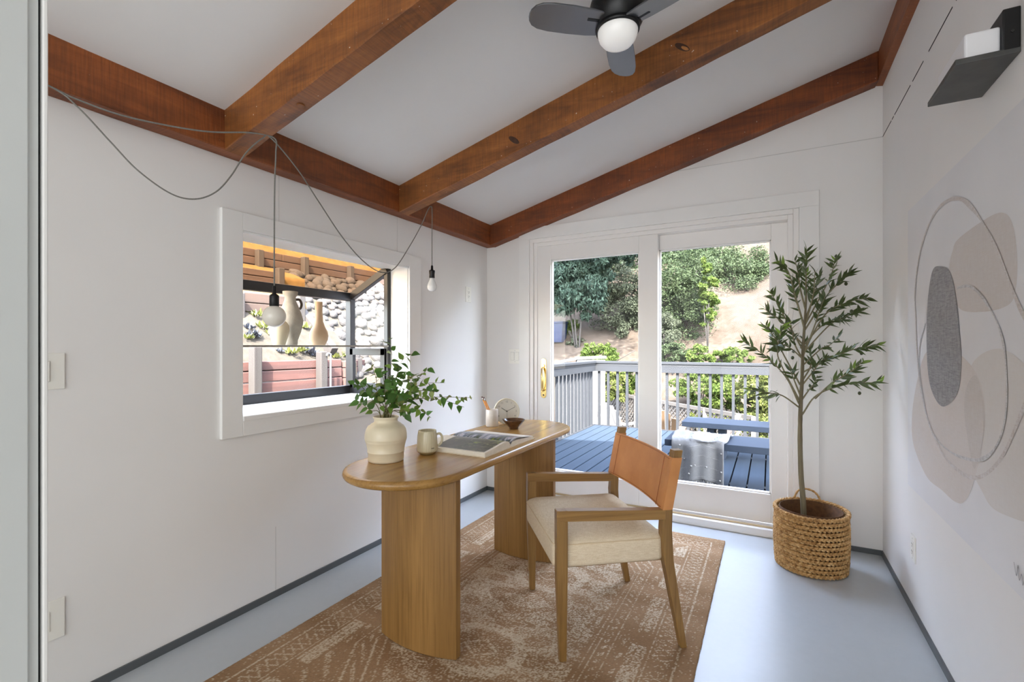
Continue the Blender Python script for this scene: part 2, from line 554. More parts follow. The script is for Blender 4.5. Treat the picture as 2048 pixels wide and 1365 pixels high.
MB().box(FX, FX + 0.005, OY0, OY1, 0.96, 1.585).build('front_pane', M['glass'], w1)
MB().prism([(FX, 1.63), (-2.35, 1.803), (-2.35, 1.808), (FX, 1.635)], lambda p: (p[0], OY0, p[1]), lambda p: (p[0], OY1, p[1])).build('sloped_pane', glass('bronze_tinted_glass', (0.66, 0.55, 0.44), 0.012), w1)
for y in (OY0 + 0.012, OY1 - 0.022):
    MB().prism([(FX + 0.02, 1.2), (-2.335, 1.2), (-2.335, 1.775), (FX + 0.02, 1.60)], lambda p: (p[0], y, p[1]), lambda p: (p[0], y + 0.004, p[1])).build('side_pane', M['glass'], w1)
    MB().box(FX + 0.02, -2.335, y, y + 0.004, 0.955, 1.2).build('side_pane', M['glass'], w1)
MB().box(FX + 0.035, -2.31, OY0 + 0.03, OY1 - 0.035, 1.246, 1.2555).build('shelf', M['shelf_glass'], w1, bevel=0.001)
M['shelf_edge'] = plain('shelf_edge', (150, 146, 138), 0.3)
MB().box(-2.3105, -2.3075, OY0 + 0.03, OY1 - 0.035, 1.2455, 1.256).build('shelf_edge', M['shelf_edge'], w1)
rv = random.Random(3)
for y, z in [(1.30, 1.84), (1.30, 1.60), (1.315, 0.87), (1.30, 1.2), (1.62, 1.84), (1.95, 1.835), (2.3, 1.835), (1.45, 0.865), (1.6, 0.87), (2.05, 0.872), (2.3, 0.865), (2.585, 1.66), (2.585, 1.2), (2.58, 1.0)]:
    disc('nail', (P, y, z), (1, 0, 0), 0.0035, M['faint'], w1, 1, 0.0015)

# ------------------------------------------------------------------ sliding glass door
d1 = thing('door_1', None, None, (-0.8, YB, 0), kind='structure')
d1['label'] = 'white sliding glass door with two panes and a brass handle'
dp = M['door_paint']
MB().box(-1.846, -1.753, YB - 0.02, YB, 0, 2.134).build('casing_side', M['trim'], d1, bevel=0.002)
MB().box(0.163, 0.271, YB - 0.02, YB, 0, 2.134).build('casing_side', M['trim'], d1, bevel=0.002)
MB().box(-1.846, 0.271, YB - 0.021, YB, 2.134, 2.23).build('casing_top', M['trim'], d1, bevel=0.002)
def frame(x0, x1, z1, y0, y1, wdt, name):
    MB().box(x0, x0 + wdt, y0, y1, 0, z1).build(name, dp, d1, bevel=0.003)
    MB().box(x1 - wdt, x1, y0, y1, 0, z1).build(name, dp, d1, bevel=0.003)
    MB().box(x0 + wdt, x1 - wdt, y0, y1, z1 - wdt, z1).build(name, dp, d1, bevel=0.003)
frame(-1.753, 0.163, 2.134, YB - 0.008, YB + 0.15, 0.032, 'outer_jamb')
frame(-1.721, 0.131, 2.102, YB + 0.008, YB + 0.15, 0.030, 'inner_jamb')
def panel(x0, x1, gx0, gx1, y0, y1, z0, z1, gz0, gz1):
    p = MB().box(x0, gx0, y0, y1, z0, z1).build('panel_stile', dp, d1, bevel=0.003)
    MB().box(gx1, x1, y0, y1, z0, z1).build('panel_stile', dp, d1, bevel=0.003)
    MB().box(gx0, gx1, y0, y1, gz1, z1).build('panel_rail', dp, d1, bevel=0.003)
    MB().box(gx0, gx1, y0, y1, z0, gz0).build('panel_rail', dp, d1, bevel=0.003)
    b = 0.010
    yb = y0 + 0.012
    MB().box(gx0, gx0 + b, yb, y1, gz0, gz1).build('glazing_bead', dp, d1, bevel=0.002)
    MB().box(gx1 - b, gx1, yb, y1, gz0, gz1).build('glazing_bead', dp, d1, bevel=0.002)
    MB().box(gx0, gx1, yb, y1, gz0, gz0 + b).build('glazing_bead', dp, d1, bevel=0.002)
    MB().box(gx0, gx1, yb, y1, gz1 - b, gz1).build('glazing_bead', dp, d1, bevel=0.002)
    ym = (y0 + y1) / 2
    MB().box(gx0, gx1, ym, ym + 0.005, gz0, gz1).build('pane', M['glass'], d1)
panel(-1.70, -0.722, -1.575, -0.858, YB + 0.018, YB + 0.062, 0.062, 2.072, 0.24, 1.955)
panel(-0.84, 0.115, -0.725, 0.006, YB + 0.078, YB + 0.122, 0.062, 2.072, 0.255, 1.965)
MB().box(-1.75, 0.16, YB - 0.03, YB + 0.15, 0, 0.052).build('threshold', dp, d1, bevel=0.004)
MB().box(-1.75, 0.16, YB + 0.004, YB + 0.02, 0.05, 0.062).build('track', plain('track_tan', (196, 176, 140), 0.4), d1)
# brass handle
hx, hy = -1.636, YB + 0.018
pl_ = MB()
def rrect(cx, cz, w, h, r, n=6):
    out = []
    for sx, sz, a0 in ((1, 1, 0), (-1, 1, 90), (-1, -1, 180), (1, -1, 270)):
        for k in range(n + 1):
            a = R(a0 + 90 * k / n)
            out.append((cx + sx * (w / 2 - r) + r * math.cos(a), cz + sz * (h / 2 - r) + r * math.sin(a)))
    return out
pl_.prism(rrect(hx, 0.987, 0.048, 0.325, 0.023), lambda p: (p[0], hy, p[1]), lambda p: (p[0], hy - 0.006, p[1]))
hp = pl_.build('handle_plate', M['brass'], d1, bevel=0.002)
grip = spline([(hx, hy - 0.004, 1.075), (hx, hy - 0.028, 1.065), (hx + 0.006, hy - 0.046, 1.02), (hx + 0.010, hy - 0.05, 0.97), (hx + 0.006, hy - 0.042, 0.92), (hx, hy - 0.022, 0.893), (hx - 0.004, hy - 0.004, 0.885)], 6)
MB().tube(grip, [0.008 + 0.003 * math.sin(math.pi * i / (len(grip) - 1)) for i in range(len(grip))], 10).build('handle_grip', M['brass'], hp)
MB().tube([(hx, hy - 0.004, 1.09), (hx, hy - 0.018, 1.09)], 0.012, 14).build('latch', M['brass'], hp)
disc('keyhole', (hx, hy - 0.006, 0.85), (0, -1, 0), 0.006, M['slot'], hp)

# ------------------------------------------------------------------ switch and outlet plates
def plate(name, label, cat, c, nrm, w, h, kind):
    """c = centre on the wall, nrm = wall normal; u runs horizontally"""
    t = thing(name, label, cat, c, group='wall plates')
    nv = Vector(nrm); uv = Vector((0, 0, 1)).cross(nv)
    def bx(u0, u1, z0, z1, d0, d1, nm, mat, par, bev=0):
        mb = MB()
        vs = [Vector(c) + uv * u + nv * d + Vector((0, 0, z)) for u in (u0, u1) for d in (d0, d1) for z in (z0, z1)]
        mb.add(vs, [(0, 1, 3, 2), (4, 6, 7, 5), (0, 4, 5, 1), (2, 3, 7, 6), (0, 2, 6, 4), (1, 5, 7, 3)])
        return mb.build(nm, mat, par, bevel=bev)
    bx(-w / 2, w / 2, -h / 2, h / 2, 0, 0.006, 'cover', M['plate'], t, 0.002)
    if kind == 'outlet':
        f = bx(-0.017, 0.017, -0.034, 0.034, 0.006, 0.008, 'socket', M['plate'], t, 0.001)
        for z in (0.017, -0.017):
            bx(-0.0085, -0.0060, z - 0.001, z + 0.008, 0.008, 0.0083, 'slot', M['slot'], f)
            bx(0.0060, 0.0085, z - 0.001, z + 0.008, 0.008, 0.0083, 'slot', M['slot'], f)
            bx(-0.0025, 0.0025, z - 0.010, z - 0.005, 0.008, 0.0083, 'slot', M['slot'], f)
    else:
        n = 2 if kind == 'double' else 1
        for k in range(n):
            o = (k - (n - 1) / 2) * 0.046
            bx(o - 0.0185, o + 0.0185, -0.036, 0.036, 0.005, 0.0065, 'rocker_gap', M['faint'], t)
            bx(o - 0.0165, o + 0.0165, -0.034, 0.034, 0.006, 0.010, 'rocker', M['plate'], t, 0.002)
    for z in ((0.046, -0.046)):
        d_ = bx(-0.003, 0.003, z - 0.003, z + 0.003, 0.006, 0.0066, 'screw', M['faint'], t)
    return t
plate('light_switch', 'white rocker switch plate on the left wall beside the door jamb', 'switch', (XL, 0.668, 1.164), (1, 0, 0), 0.115, 0.125, 'single')
plate('wall_outlet', 'white outlet plate low on the left wall beside the door jamb', 'outlet', (XL, 0.668, 0.308), (1, 0, 0), 0.115, 0.135, 'outlet')
plate('wall_outlet', 'small white outlet plate high on the left wall right of the window', 'outlet', (XL, 3.262, 1.672), (1, 0, 0), 0.078, 0.125, 'outlet')
plate('light_switch', 'white double rocker switch plate left of the glass door', 'switch', (-1.892, YB, 1.166), (0, -1, 0), 0.118, 0.124, 'double')
plate('wall_outlet', 'white outlet plate low on the right wall below the mural', 'outlet', (XR, 2.857, 0.305), (-1, 0, 0), 0.078, 0.118, 'outlet')

# ------------------------------------------------------------------ mural on the right wall
def mural_paper():
    t = NT('mural_paper')
    co = t.coords()
    nz = t.noise(co, 2, 3)
    t.col(t.ramp(nz, [(0.3, lin((222, 222, 224))), (0.7, lin((230, 230, 231)))]))
    t.set(Roughness=0.6)
    t.bump(t.noise(t.coords((40, 260, 260)), 1, 2), 0.06, 0.001)
    return t.m
def print_mat(name, rgb, alpha, streak=0.25):
    """ink on the paper: the fibres leave fine gaps where the paper shows"""
    t = NT(name)
    paper = np.array(lin((226, 226, 227))); ink = np.array(lin(rgb))
    a = t.noise(t.coords((60, 25, 220)), 1.0, 3, 0.7)
    b = t.noise(t.coords((60, 220, 25)), 1.0, 3, 0.7)
    fib = t.mix(0.5, a, b)
    full = tuple(paper + (ink - paper) * alpha); thin = tuple(paper + (ink - paper) * alpha * (1 - streak))
    t.col(t.ramp(fib, [(0.38, full), (0.62, thin)]))
    t.set(Roughness=0.6)
    return t.m
mu = thing('wall_mural', 'large abstract print of grey and beige pebble shapes on the right wall', 'mural', (XR, 2.1, 0.58))
MB().box(XR - 0.003, XR, 1.15, 2.955, 0.58, 1.905).build('paper', mural_paper(), mu)
def smooth_closed(pts, n=8):
    P = [Vector((p[0], p[1], 0)) for p in pts]
    m = len(P); out = []
    for i in range(m):
        a, b, c, d = P[i - 1], P[i], P[(i + 1) % m], P[(i + 2) % m]
        for k in range(n):
            t = k / n
            q = 0.5 * ((2 * b) + (c - a) * t + (2 * a - 5 * b + 4 * c - d) * t * t + (3 * b - a - 3 * c + d) * t ** 3)
            out.append((q.x, q.y))
    return out
layer = [0]
def shape(pts, mat, name='printed_shape', label=None):
    layer[0] += 1
    x = XR - 0.003 - 0.0003 * layer[0]
    poly = smooth_closed(pts)
    mb = MB()
    mb.add([(x, p[0], p[1]) for p in poly], [tuple(range(len(poly)))])
    o = mb.build(name, mat, mu)
    if label: o['label'] = label
def stroke(pts, wd, mat, closed=False):
    layer[0] += 1
    x = XR - 0.003 - 0.0003 * layer[0]
    sp = spline([(0, p[0], p[1]) for p in pts], 10)
    L, Rr = [], []
    for i, p in enumerate(sp):
        t = (sp[min(i + 1, len(sp) - 1)] - sp[max(i - 1, 0)]).normalized()
        nrm = Vector((0, -t.z, t.y))
        w = wd * (0.65 + 0.5 * mnoise.noise((i * 0.13, layer[0], 0)))
        L.append((x, p.y + nrm.y * w, p.z + nrm.z * w)); Rr.append((x, p.y - nrm.y * w, p.z - nrm.z * w))
    n = len(sp)
    MB().add(L + Rr, [(i, i + 1, n + i + 1, n + i) for i in range(n - 1)]).build('printed_line', mat, mu)
pm_beige = print_mat('print_beige', (204, 196, 190), 0.95)
pm_beige2 = print_mat('print_beige_pink', (208, 199, 192), 0.95)
pm_pale = print_mat('print_pale_beige', (213, 208, 203), 0.95)
pm_dark = print_mat('print_charcoal', (104, 103, 106), 0.93, 0.35)
pm_over = print_mat('print_overlap', (197, 189, 182), 0.95)
pm_line = print_mat('print_line_taupe', (186, 174, 166), 0.9, 0.7)
pm_line2 = print_mat('print_line_grey', (166, 162, 160), 0.9, 0.8)
shape([(2.251, 1.631), (2.015, 1.645), (1.881, 1.635), (1.814, 1.585), (1.787, 1.486), (1.798, 1.402), (1.847, 1.365), (2.015, 1.358), (2.225, 1.38), (2.321, 1.455), (2.344, 1.546), (2.307, 1.599)], pm_beige, label='beige rounded shape at the upper right')
shape([(2.174, 1.10), (2.10, 1.20), (1.917, 1.243), (1.758, 1.209), (1.60, 1.12), (1.55, 0.98), (1.62, 0.86), (1.80, 0.82), (2.05, 0.82), (2.15, 0.95)], pm_pale)
shape([(2.639, 1.225), (2.43, 1.25), (2.251, 1.228), (2.08, 1.165), (2.015, 1.086), (2.01, 0.988), (2.09, 0.818), (2.18, 0.718), (2.279, 0.688), (2.43, 0.69), (2.639, 0.695), (2.851, 0.797), (2.868, 0.943), (2.762, 1.121)], pm_beige2, label='pinkish beige oval at the lower left')
shape([(2.165, 1.11), (2.08, 1.155), (2.02, 1.08), (2.015, 0.99), (2.05, 0.90), (2.10, 0.85), (2.16, 0.95), (2.185, 1.03)], pm_over)
shape([(1.60, 0.98), (1.758, 0.975), (1.95, 0.90), (2.08, 0.832), (2.02, 0.79), (1.955, 0.765), (1.847, 0.772), (1.70, 0.80), (1.58, 0.86)], pm_pale)
stroke([(1.50, 1.12), (1.62, 1.24), (1.758, 1.342), (1.936, 1.557), (2.102, 1.701), (2.251, 1.777), (2.42, 1.80), (2.564, 1.775), (2.70, 1.70), (2.784, 1.599), (2.82, 1.48), (2.806, 1.384), (2.78, 1.2), (2.72, 1.053), (2.60, 0.93), (2.40, 0.83), (2.125, 0.813), (1.917, 0.902), (1.767, 1.061), (1.68, 1.20)], 0.011, pm_line)
shape([(2.546, 1.56), (2.444, 1.563), (2.331, 1.525), (2.265, 1.421), (2.225, 1.279), (2.212, 1.187), (2.251, 1.082), (2.396, 1.019), (2.511, 1.039), (2.601, 1.119), (2.632, 1.285), (2.612, 1.449)], pm_dark, label='charcoal capsule shape')
stroke([(2.255, 1.458), (2.13, 1.45), (2.015, 1.399), (1.899, 1.305), (1.852, 1.199), (1.856, 1.049), (1.935, 0.941), (2.08, 0.88), (2.336, 0.86), (2.564, 0.903), (2.699, 1.055), (2.745, 1.228), (2.65, 1.35)], 0.008, pm_line2)
stroke([(1.80, 0.66), (1.785, 0.63), (1.775, 0.66), (1.768, 0.625), (1.755, 0.645), (1.748, 0.62), (1.735, 0.64), (1.72, 0.625)], 0.0025, pm_dark)

# ------------------------------------------------------------------ wall lamp on the right wall
sc = thing('wall_sconce', 'black metal wall lamp with a frosted block, high on the right wall', 'wall lamp', (XR, 1.9, 2.04))
MB().box(0.458, XR, 1.773, 2.042, 2.04, 2.056).build('tray', plain('sconce_black', (84, 84, 82), 0.4, 0.5, var=0.2, scale=14), sc, bevel=0.002)
MB().box(0.556, XR, 1.773, 2.042, 2.05, 2.165).build('back_plate', M['black_paint'], sc, bevel=0.003)
MB().box(0.481, 0.556, 1.786, 2.028, 2.056, 2.128).build('diffuser', M['frost'], sc, bevel=0.006, seg=3)
disc('screw', (0.575, 1.773, 2.10), (0, -1, 0), 0.004, M['slot'], sc, 1, 0.002)

# ------------------------------------------------------------------ ceiling fan
FXc, FYc = -0.522, 1.832
fan = thing('ceiling_fan', 'black three-blade ceiling fan with a round white light', 'ceiling fan', (FXc, FYc, 2.45))
zt = zc_(FXc)
MB().lathe([(0.085, zt - 2.0 - 0.09), (0.095, zt - 2.0 - 0.07), (0.095, zt - 2.0 + 0.03), (0.02, zt - 2.0 + 0.035)], (FXc, FYc, 2.0), 40).build('canopy', M['black_paint'], fan)
MB().lathe([(0.05, 0.485), (0.078, 0.485), (0.088, 0.497), (0.106, 0.535), (0.108, 0.57), (0.10, 0.60), (0.07, 0.61)], (FXc, FYc, 2.0), 48).build('motor_housing', M['black_paint'], fan)
MB().lathe([(0.077, 0.476), (0.084, 0.478), (0.084, 0.492), (0.077, 0.494)], (FXc, FYc, 2.0), 48).build('light_ring', M['black_paint'], fan)
t = NT('fan_light_globe')
t.col((0.85, 0.84, 0.81)); t.set(Roughness=0.3)
t.p.inputs['Emission Color'].default_value = (1.0, 0.98, 0.95, 1)
t.p.inputs['Emission Strength'].default_value = 0.12
MB().lathe([(0.0005, 0.412), (0.02, 0.4135), (0.04, 0.419), (0.058, 0.430), (0.070, 0.446), (0.076, 0.464), (0.077, 0.484)], (FXc, FYc, 2.0), 48).build('light_globe', t.m, fan)
M['blade'] = plain('fan_blade_satin', (120, 122, 126), 0.3, 0.8, var=0.05)
for ang in (101, 219, 340):
    a = R(ang)
    d = Vector((math.cos(a), math.sin(a), 0)); n_ = Vector((-math.sin(a), math.cos(a), 0))
    prof = [(0.075, 0.050), (0.12, 0.056), (0.20, 0.059), (0.28, 0.058), (0.325, 0.052), (0.35, 0.040), (0.364, 0.022), (0.368, 0.006)]
    up, dn = [], []
    for r, w in prof:
        for s_, lst in ((1, up), (-1, dn)):
            p = Vector((FXc, FYc, 2.492)) + d * (r * 0.96) + n_ * w * s_ * (1.05 if s_ > 0 else 0.95) + Vector((0, 0, 0.22 * w * s_))
            lst.append(p)
    outline = up + dn[::-1]
    mb = MB()
    k = len(outline)
    vs = outline + [p + Vector((0, 0, 0.007)) for p in outline]
    mb.add(vs, [tuple(range(k)), tuple(range(2 * k - 1, k - 1, -1))] + [(j, (j + 1) % k, k + (j + 1) % k, k + j) for j in range(k)])
    bl = mb.build('blade', M['blade'], fan, bevel=0.002)
    MB().bar(Vector((FXc, FYc, 2.500)) + d * 0.07, Vector((FXc, FYc, 2.500)) + d * 0.13, 0.05, 0.012).build('blade_bracket', M['black_paint'], bl, bevel=0.002)

# ------------------------------------------------------------------ pendant lamps with their cords
M['cord'] = plain('grey_fabric_cord', (118, 116, 110), 0.7, var=0.15, scale=200)
M['bulb_white'] = plain('opal_bulb_glass', (226, 220, 208), 0.12, var=0.01)
M['bulb_clear'] = plain('small_bulb_glass', (232, 232, 230), 0.1, var=0.01)
HA = (-1.889, 1.331, 2.152); HB = (-1.898, 2.437, 2.152)
ST = (-2.07, 0.655, 2.10)
p1 = thing('pendant_lamp', 'pendant lamp with a large white globe bulb hanging before the window', 'pendant lamp', (-1.889, 1.331, 1.33), group='pendant lamps on cords')
cordA = spline([(-2.07, 0.45, 2.13), ST, (-2.06, 0.72, 2.085), (-2.03, 0.86, 2.075), (-1.97, 1.08, 2.10), (-1.915, 1.24, 2.145), HA, (-1.888, 1.338, 2.09), (-1.889, 1.333, 1.95), (-1.889, 1.331, 1.7), (-1.889, 1.331, 1.512)], 8)
MB().tube(cordA, 0.0032, 8).build('cord', M['cord'], p1)
MB().lathe([(0.006, 1.512), (0.0075, 1.508), (0.0085, 1.478), (0.017, 1.472), (0.0195, 1.466), (0.0195, 1.424), (0.017, 1.422)], (-1.889, 1.331, 0), 24).build('socket', M['black_paint'], p1)
gl_prof = [(0.014, 1.424)] + [(0.0475 * math.sin(R(a)), 1.380 + 0.0475 * math.cos(R(a))) for a in range(22, 180, 8)] + [(0.0005, 1.3325)]
MB().lathe(gl_prof, (-1.889, 1.331, 0), 36).build('globe_bulb', M['bulb_white'], p1)
p2 = thing('pendant_lamp', 'pendant lamp with a small clear bulb hanging right of the window', 'pendant lamp', (-1.898, 2.44, 1.60), group='pendant lamps on cords')
# the second cord swings from the side beam in two long loops (a plane through the hooks)
def in_plane(a, b, pts):
    a = Vector(a); b = Vector(b)
    out = []
    for s_, z in pts:
        q = a.lerp(b, s_)
        out.append((q.x, q.y, z))
    return out
loop1 = in_plane(ST, HA, [(0.10, 2.055), (0.22, 1.965), (0.33, 1.885), (0.47, 1.825), (0.58, 1.822), (0.68, 1.865), (0.76, 1.945), (0.84, 2.055), (0.93, 2.135)])
loop2 = in_plane(HA, HB, [(0.10, 2.06), (0.21, 1.94), (0.34, 1.80), (0.47, 1.70), (0.59, 1.66), (0.69, 1.70), (0.80, 1.84), (0.90, 1.99), (0.965, 2.11)])
cordB = spline([(-2.07, 0.45, 2.125), ST] + loop1 + [(HA[0] - 0.01, HA[1] - 0.01, HA[2] + 0.0)] + loop2 + [(HB[0], HB[1] - 0.005, HB[2] - 0.012), (HB[0], HB[1] + 0.004, 2.11), (HB[0], 2.44, 1.95), (HB[0], 2.44, 1.765)], 8)
MB().tube(cordB, 0.0028, 8).build('cord', M['cord'], p2)
MB().lathe([(0.005, 1.766), (0.007, 1.762), (0.008, 1.738), (0.0185, 1.734), (0.0195, 1.728), (0.0175, 1.708), (0.018, 1.688), (0.015, 1.685)], (-1.898, 2.44, 0), 24).build('socket', M['black_paint'], p2)
MB().lathe([(0.0135, 1.686), (0.0145, 1.676), (0.0215, 1.660), (0.0285, 1.642), (0.0302, 1.630), (0.0285, 1.617), (0.022, 1.607), (0.011, 1.6015), (0.0005, 1.6005)], (-1.898, 2.44, 0), 28).build('bulb', M['bulb_clear'], p2)

# ------------------------------------------------------------------ desk
M['oak_top'] = wood('oak_desk_top', (156, 116, 60), (186, 145, 84), 'y', 0.8, 0.24, bump=0.05)
M['oak_leg'] = wood('oak_desk_pedestal', (136, 100, 52), (162, 122, 68), 'z', 0.9, 0.42, bump=0.1)
desk = thing('desk', 'oak desk with a rounded oval top on two curved slab pedestals', 'desk', (-1.325, 2.105, 0))
def stadium(cx, y0, y1, r, n=22):
    pts = []
    for k in range(n + 1):
        a = math.pi * k / n
        pts.append((cx + r * math.cos(a), y1 - r + r * math.sin(a)))
    for k in range(n + 1):
        a = math.pi + math.pi * k / n
        pts.append((cx + r * math.cos(a), y0 + r + r * math.sin(a)))
    return pts
mb = MB()
rings = []
for z, ins in ((0.718, 0.030), (0.720, 0.016), (0.726, 0.006), (0.736, 0.0), (0.744, 0.001), (0.751, 0.005), (0.7545, 0.012), (0.755, 0.018)):
    rings.append([(p[0], p[1], z) for p in stadium(-1.325, 1.285 + ins, 2.925 - ins, 0.262 - ins)])
mb.loft(rings, True, True)
mb.build('desk_top', M['oak_top'], desk)
def pedestal(yc):
    n = 16
    poly = []
    for k in range(n + 1):
        u = -1 + 2 * k / n
        poly.append((-1.283 + 0.196 * u, yc - 0.016 - 0.036 * (1 - u * u)))
    for k in range(n + 1):
        u = 1 - 2 * k / n
        poly.append((-1.283 + 0.196 * u, yc + 0.016 + 0.036 * (1 - u * u)))
    mb = MB()
    mb.loft([[(p[0], p[1], z) for p in poly] for z in (0.0125, 0.25, 0.5, 0.72)], False, True)
    mb.build('pedestal', M['oak_leg'], desk, bevel=0.003)
pedestal(1.565); pedestal(2.525)

# ------------------------------------------------------------------ rug
RX0, RX1, RY0, RY1 = -1.845, -0.25, 0.85, 3.325
def make_rug():
    nx, ny = 360, 560
    xs = np.linspace(RX0, RX1, nx); ys = np.linspace(RY0, RY1, ny)
    X, Y = np.meshgrid(xs, ys)
    rng = np.random.RandomState(4)
    cx, cy = (RX0 + RX1) / 2, (RY0 + RY1) / 2
    dx = np.minimum(X - RX0, RX1 - X); dy = np.minimum(Y - RY0, RY1 - Y)
    d = np.minimum(dx, dy)                           # distance from the edge
    along = np.where(dx < dy, Y, X)
    L = np.zeros_like(X)                             # 0 ground .. 1 cream
    def line(c, w, s=1.0):
        nonlocal L
        L = np.maximum(L, s * ((d > c - w) & (d < c + w)))
    line(0.075, 0.004, 0.75)
    ph = (along / 0.075) % 1.0                       # zig-zag of small diamonds
    tri = np.abs(ph - 0.5) * 2
    band = (d > 0.09) & (d < 0.165)
    s_ = (d - 0.09) / 0.075
    L = np.maximum(L, 0.6 * (band & ((np.abs(s_ - tri) < 0.09) | (np.abs(1 - s_ - tri) < 0.09))))
    line(0.178, 0.004, 0.75)
    # broad hatched band
    hb = (d > 0.192) & (d < 0.262)
    key = ((along / 0.42) % 1.0) < 0.74
    L = np.maximum(L, np.where(hb & key, 0.8 - 0.3 * (np.floor(d / 0.012) % 2), 0))
    # field: hexagonal medallion with nested outlines
    U = np.abs(X - cx); V = np.abs(Y - cy)
    fx, fy = (RX1 - RX0) / 2 - 0.29, (RY1 - RY0) / 2 - 0.29
    hexd = np.maximum(U / fx, 0.55 * U / fx + V / fy * 0.62)     # elongated hexagon
    inside = d > 0.275
    def ring(c, w, s):
        nonlocal L
        L = np.maximum(L, s * (inside & (np.abs(hexd - c) < w)))
    ring(0.93, 0.006, 0.8)
    ring(0.83, 0.006, 0.8)
    zz = np.abs((((U * 1.0 + V * 1.0) / 0.05) % 1.0) - 0.5)
    L = np.maximum(L, 0.55 * (inside & (np.abs(hexd - 0.88) < 0.022) & (zz < 0.2)))
    ring(0.78, 0.005, 0.6)
    core = inside & (hexd < 0.74)
    # blocks of woven cream inside the medallion
    n1 = np.sin(U * 31 + np.sin(V * 19) * 1.1) * np.cos(V * 24) + 0.6 * np.sin(V * 47 + U * 21)
    L = np.maximum(L, np.where(core & (n1 > -0.15), 0.62, 0))
    L = np.where(core & (np.abs(n1 + 0.22) < 0.05), 0.9, L)
    # two round dark eyes with a cream sign in each
    for ey in (cy - 0.42, cy + 0.28, cy + 0.85, cy - 1.0):
        rr = np.sqrt(((X - cx) / 1.15) ** 2 + (Y - ey) ** 2)
        L = np.where((rr < 0.115), 0.08, L)
        L = np.where(np.abs(rr - 0.15) < 0.022, 0.85, L)
        dia = np.abs(X - cx) / 1.4 + np.abs(Y - ey)
        L = np.where(np.abs(dia - 0.055) < 0.006, 0.8, L)
    # corner fields between hexagon and border
    corner = inside & (hexd > 1.0)
    c1 = np.abs(((U + V) / 0.11) % 1.0 - 0.5)
    L = np.maximum(L, np.where(corner & (c1 < 0.14), 0.5, 0))
    # wear: the cream pile is thin in places, and every knot differs
    wear = np.zeros_like(X)
    for k, a in ((3.1, 0.5), (7.3, 0.3), (15.7, 0.2)):
        p1_, p2_, p3_ = rng.uniform(0, 6, 3)
        wear += a * np.sin(X * k * 1.3 + p1_ + 1.7 * np.sin(Y * k * 0.7 + p2_)) * np.cos(Y * k + p3_)
    D = np.clip(L * np.clip(0.80 + 0.45 * wear, 0.2, 1.1), 0, 1)
    D = np.where(core & (D < 0.5), np.maximum(D, 0.16 + 0.12 * wear), D)
    D = np.clip(D + 0.03, 0, 1)
    rows = np.repeat(rng.uniform(0.7, 1.3, ny)[:, None], nx, 1)          # the weft shows as fine rows
    L = (rng.uniform(0, 1, X.shape) < D * rows).astype(float) * rng.uniform(0.55, 1.0, X.shape)
    g0 = np.array(lin((138, 108, 78))); g1 = np.array(lin((162, 132, 102))); cr = np.array(lin((216, 202, 178)))
    abr = 0.5 + 0.5 * np.sin(Y * 21 + 1.5 * np.sin(Y * 7.7)) * 0.6 + 0.25 * wear
    base = g0 + (g1 - g0) * np.clip(abr, 0, 1)[..., None]
    base = base * rng.uniform(0.88, 1.1, X.shape)[..., None]
    col = base + (cr - base) * (L * 0.85)[..., None]
    Z = 0.0105 + rng.uniform(-0.0006, 0.0006, X.shape) + 0.0006 * (L > 0.3)
    edge = (d < 0.004)
    Z = np.where(edge, 0.004, Z)
    wob = 0.0006 * np.sin(Y * 60) + rng.uniform(-0.0008, 0.0008, X.shape)
    Xw = np.where(dx < 1e-6, X + wob, X)
    vs = np.stack([Xw, Y, Z], -1).reshape(-1, 3)
    idx = np.arange(nx * ny).reshape(ny, nx)
    fs = np.stack([idx[:-1, :-1], idx[:-1, 1:], idx[1:, 1:], idx[1:, :-1]], -1).reshape(-1, 4)
    me = bpy.data.meshes.new('rug')
    me.vertices.add(len(vs)); me.vertices.foreach_set('co', vs.ravel())
    me.loops.add(fs.size); me.loops.foreach_set('vertex_index', fs.ravel())
    me.polygons.add(len(fs)); me.polygons.foreach_set('loop_start', np.arange(0, fs.size, 4)); me.polygons.foreach_set('loop_total', np.full(len(fs), 4))
    me.update(); me.validate()
    at = me.color_attributes.new('weave', 'FLOAT_COLOR', 'POINT')
    at.data.foreach_set('color', np.concatenate([col.reshape(-1, 3), np.ones((len(vs), 1))], 1).ravel().astype(np.float32))
    t = NT('rug_pile')
    a = t.n('VertexColor', layer_name='weave')
    t.col(a.outputs[0])
    t.set(Roughness=0.95)
    t.p.inputs['Specular IOR Level'].default_value = 0.1
    t.bump(t.noise(t.coords(), 350, 2), 0.35, 0.004)
    me.materials.append(t.m)
    return me
rug = thing('area_rug', 'faded brown and cream patterned rug under the desk and chair', 'rug', ((RX0 + RX1) / 2, (RY0 + RY1) / 2, 0))
rme = make_rug()
rme.transform(Matrix.Translation((-(RX0 + RX1) / 2, -(RY0 + RY1) / 2, 0)))
ro = bpy.data.objects.new('woven_pile', rme); C.objects.link(ro); ro.parent = rug
mb = MB().box(RX0 + 0.003, RX1 - 0.003, RY0 + 0.003, RY1 - 0.003, 0.0005, 0.008)
mb.build('backing', plain('rug_backing', (120, 84, 62), 0.95), rug)

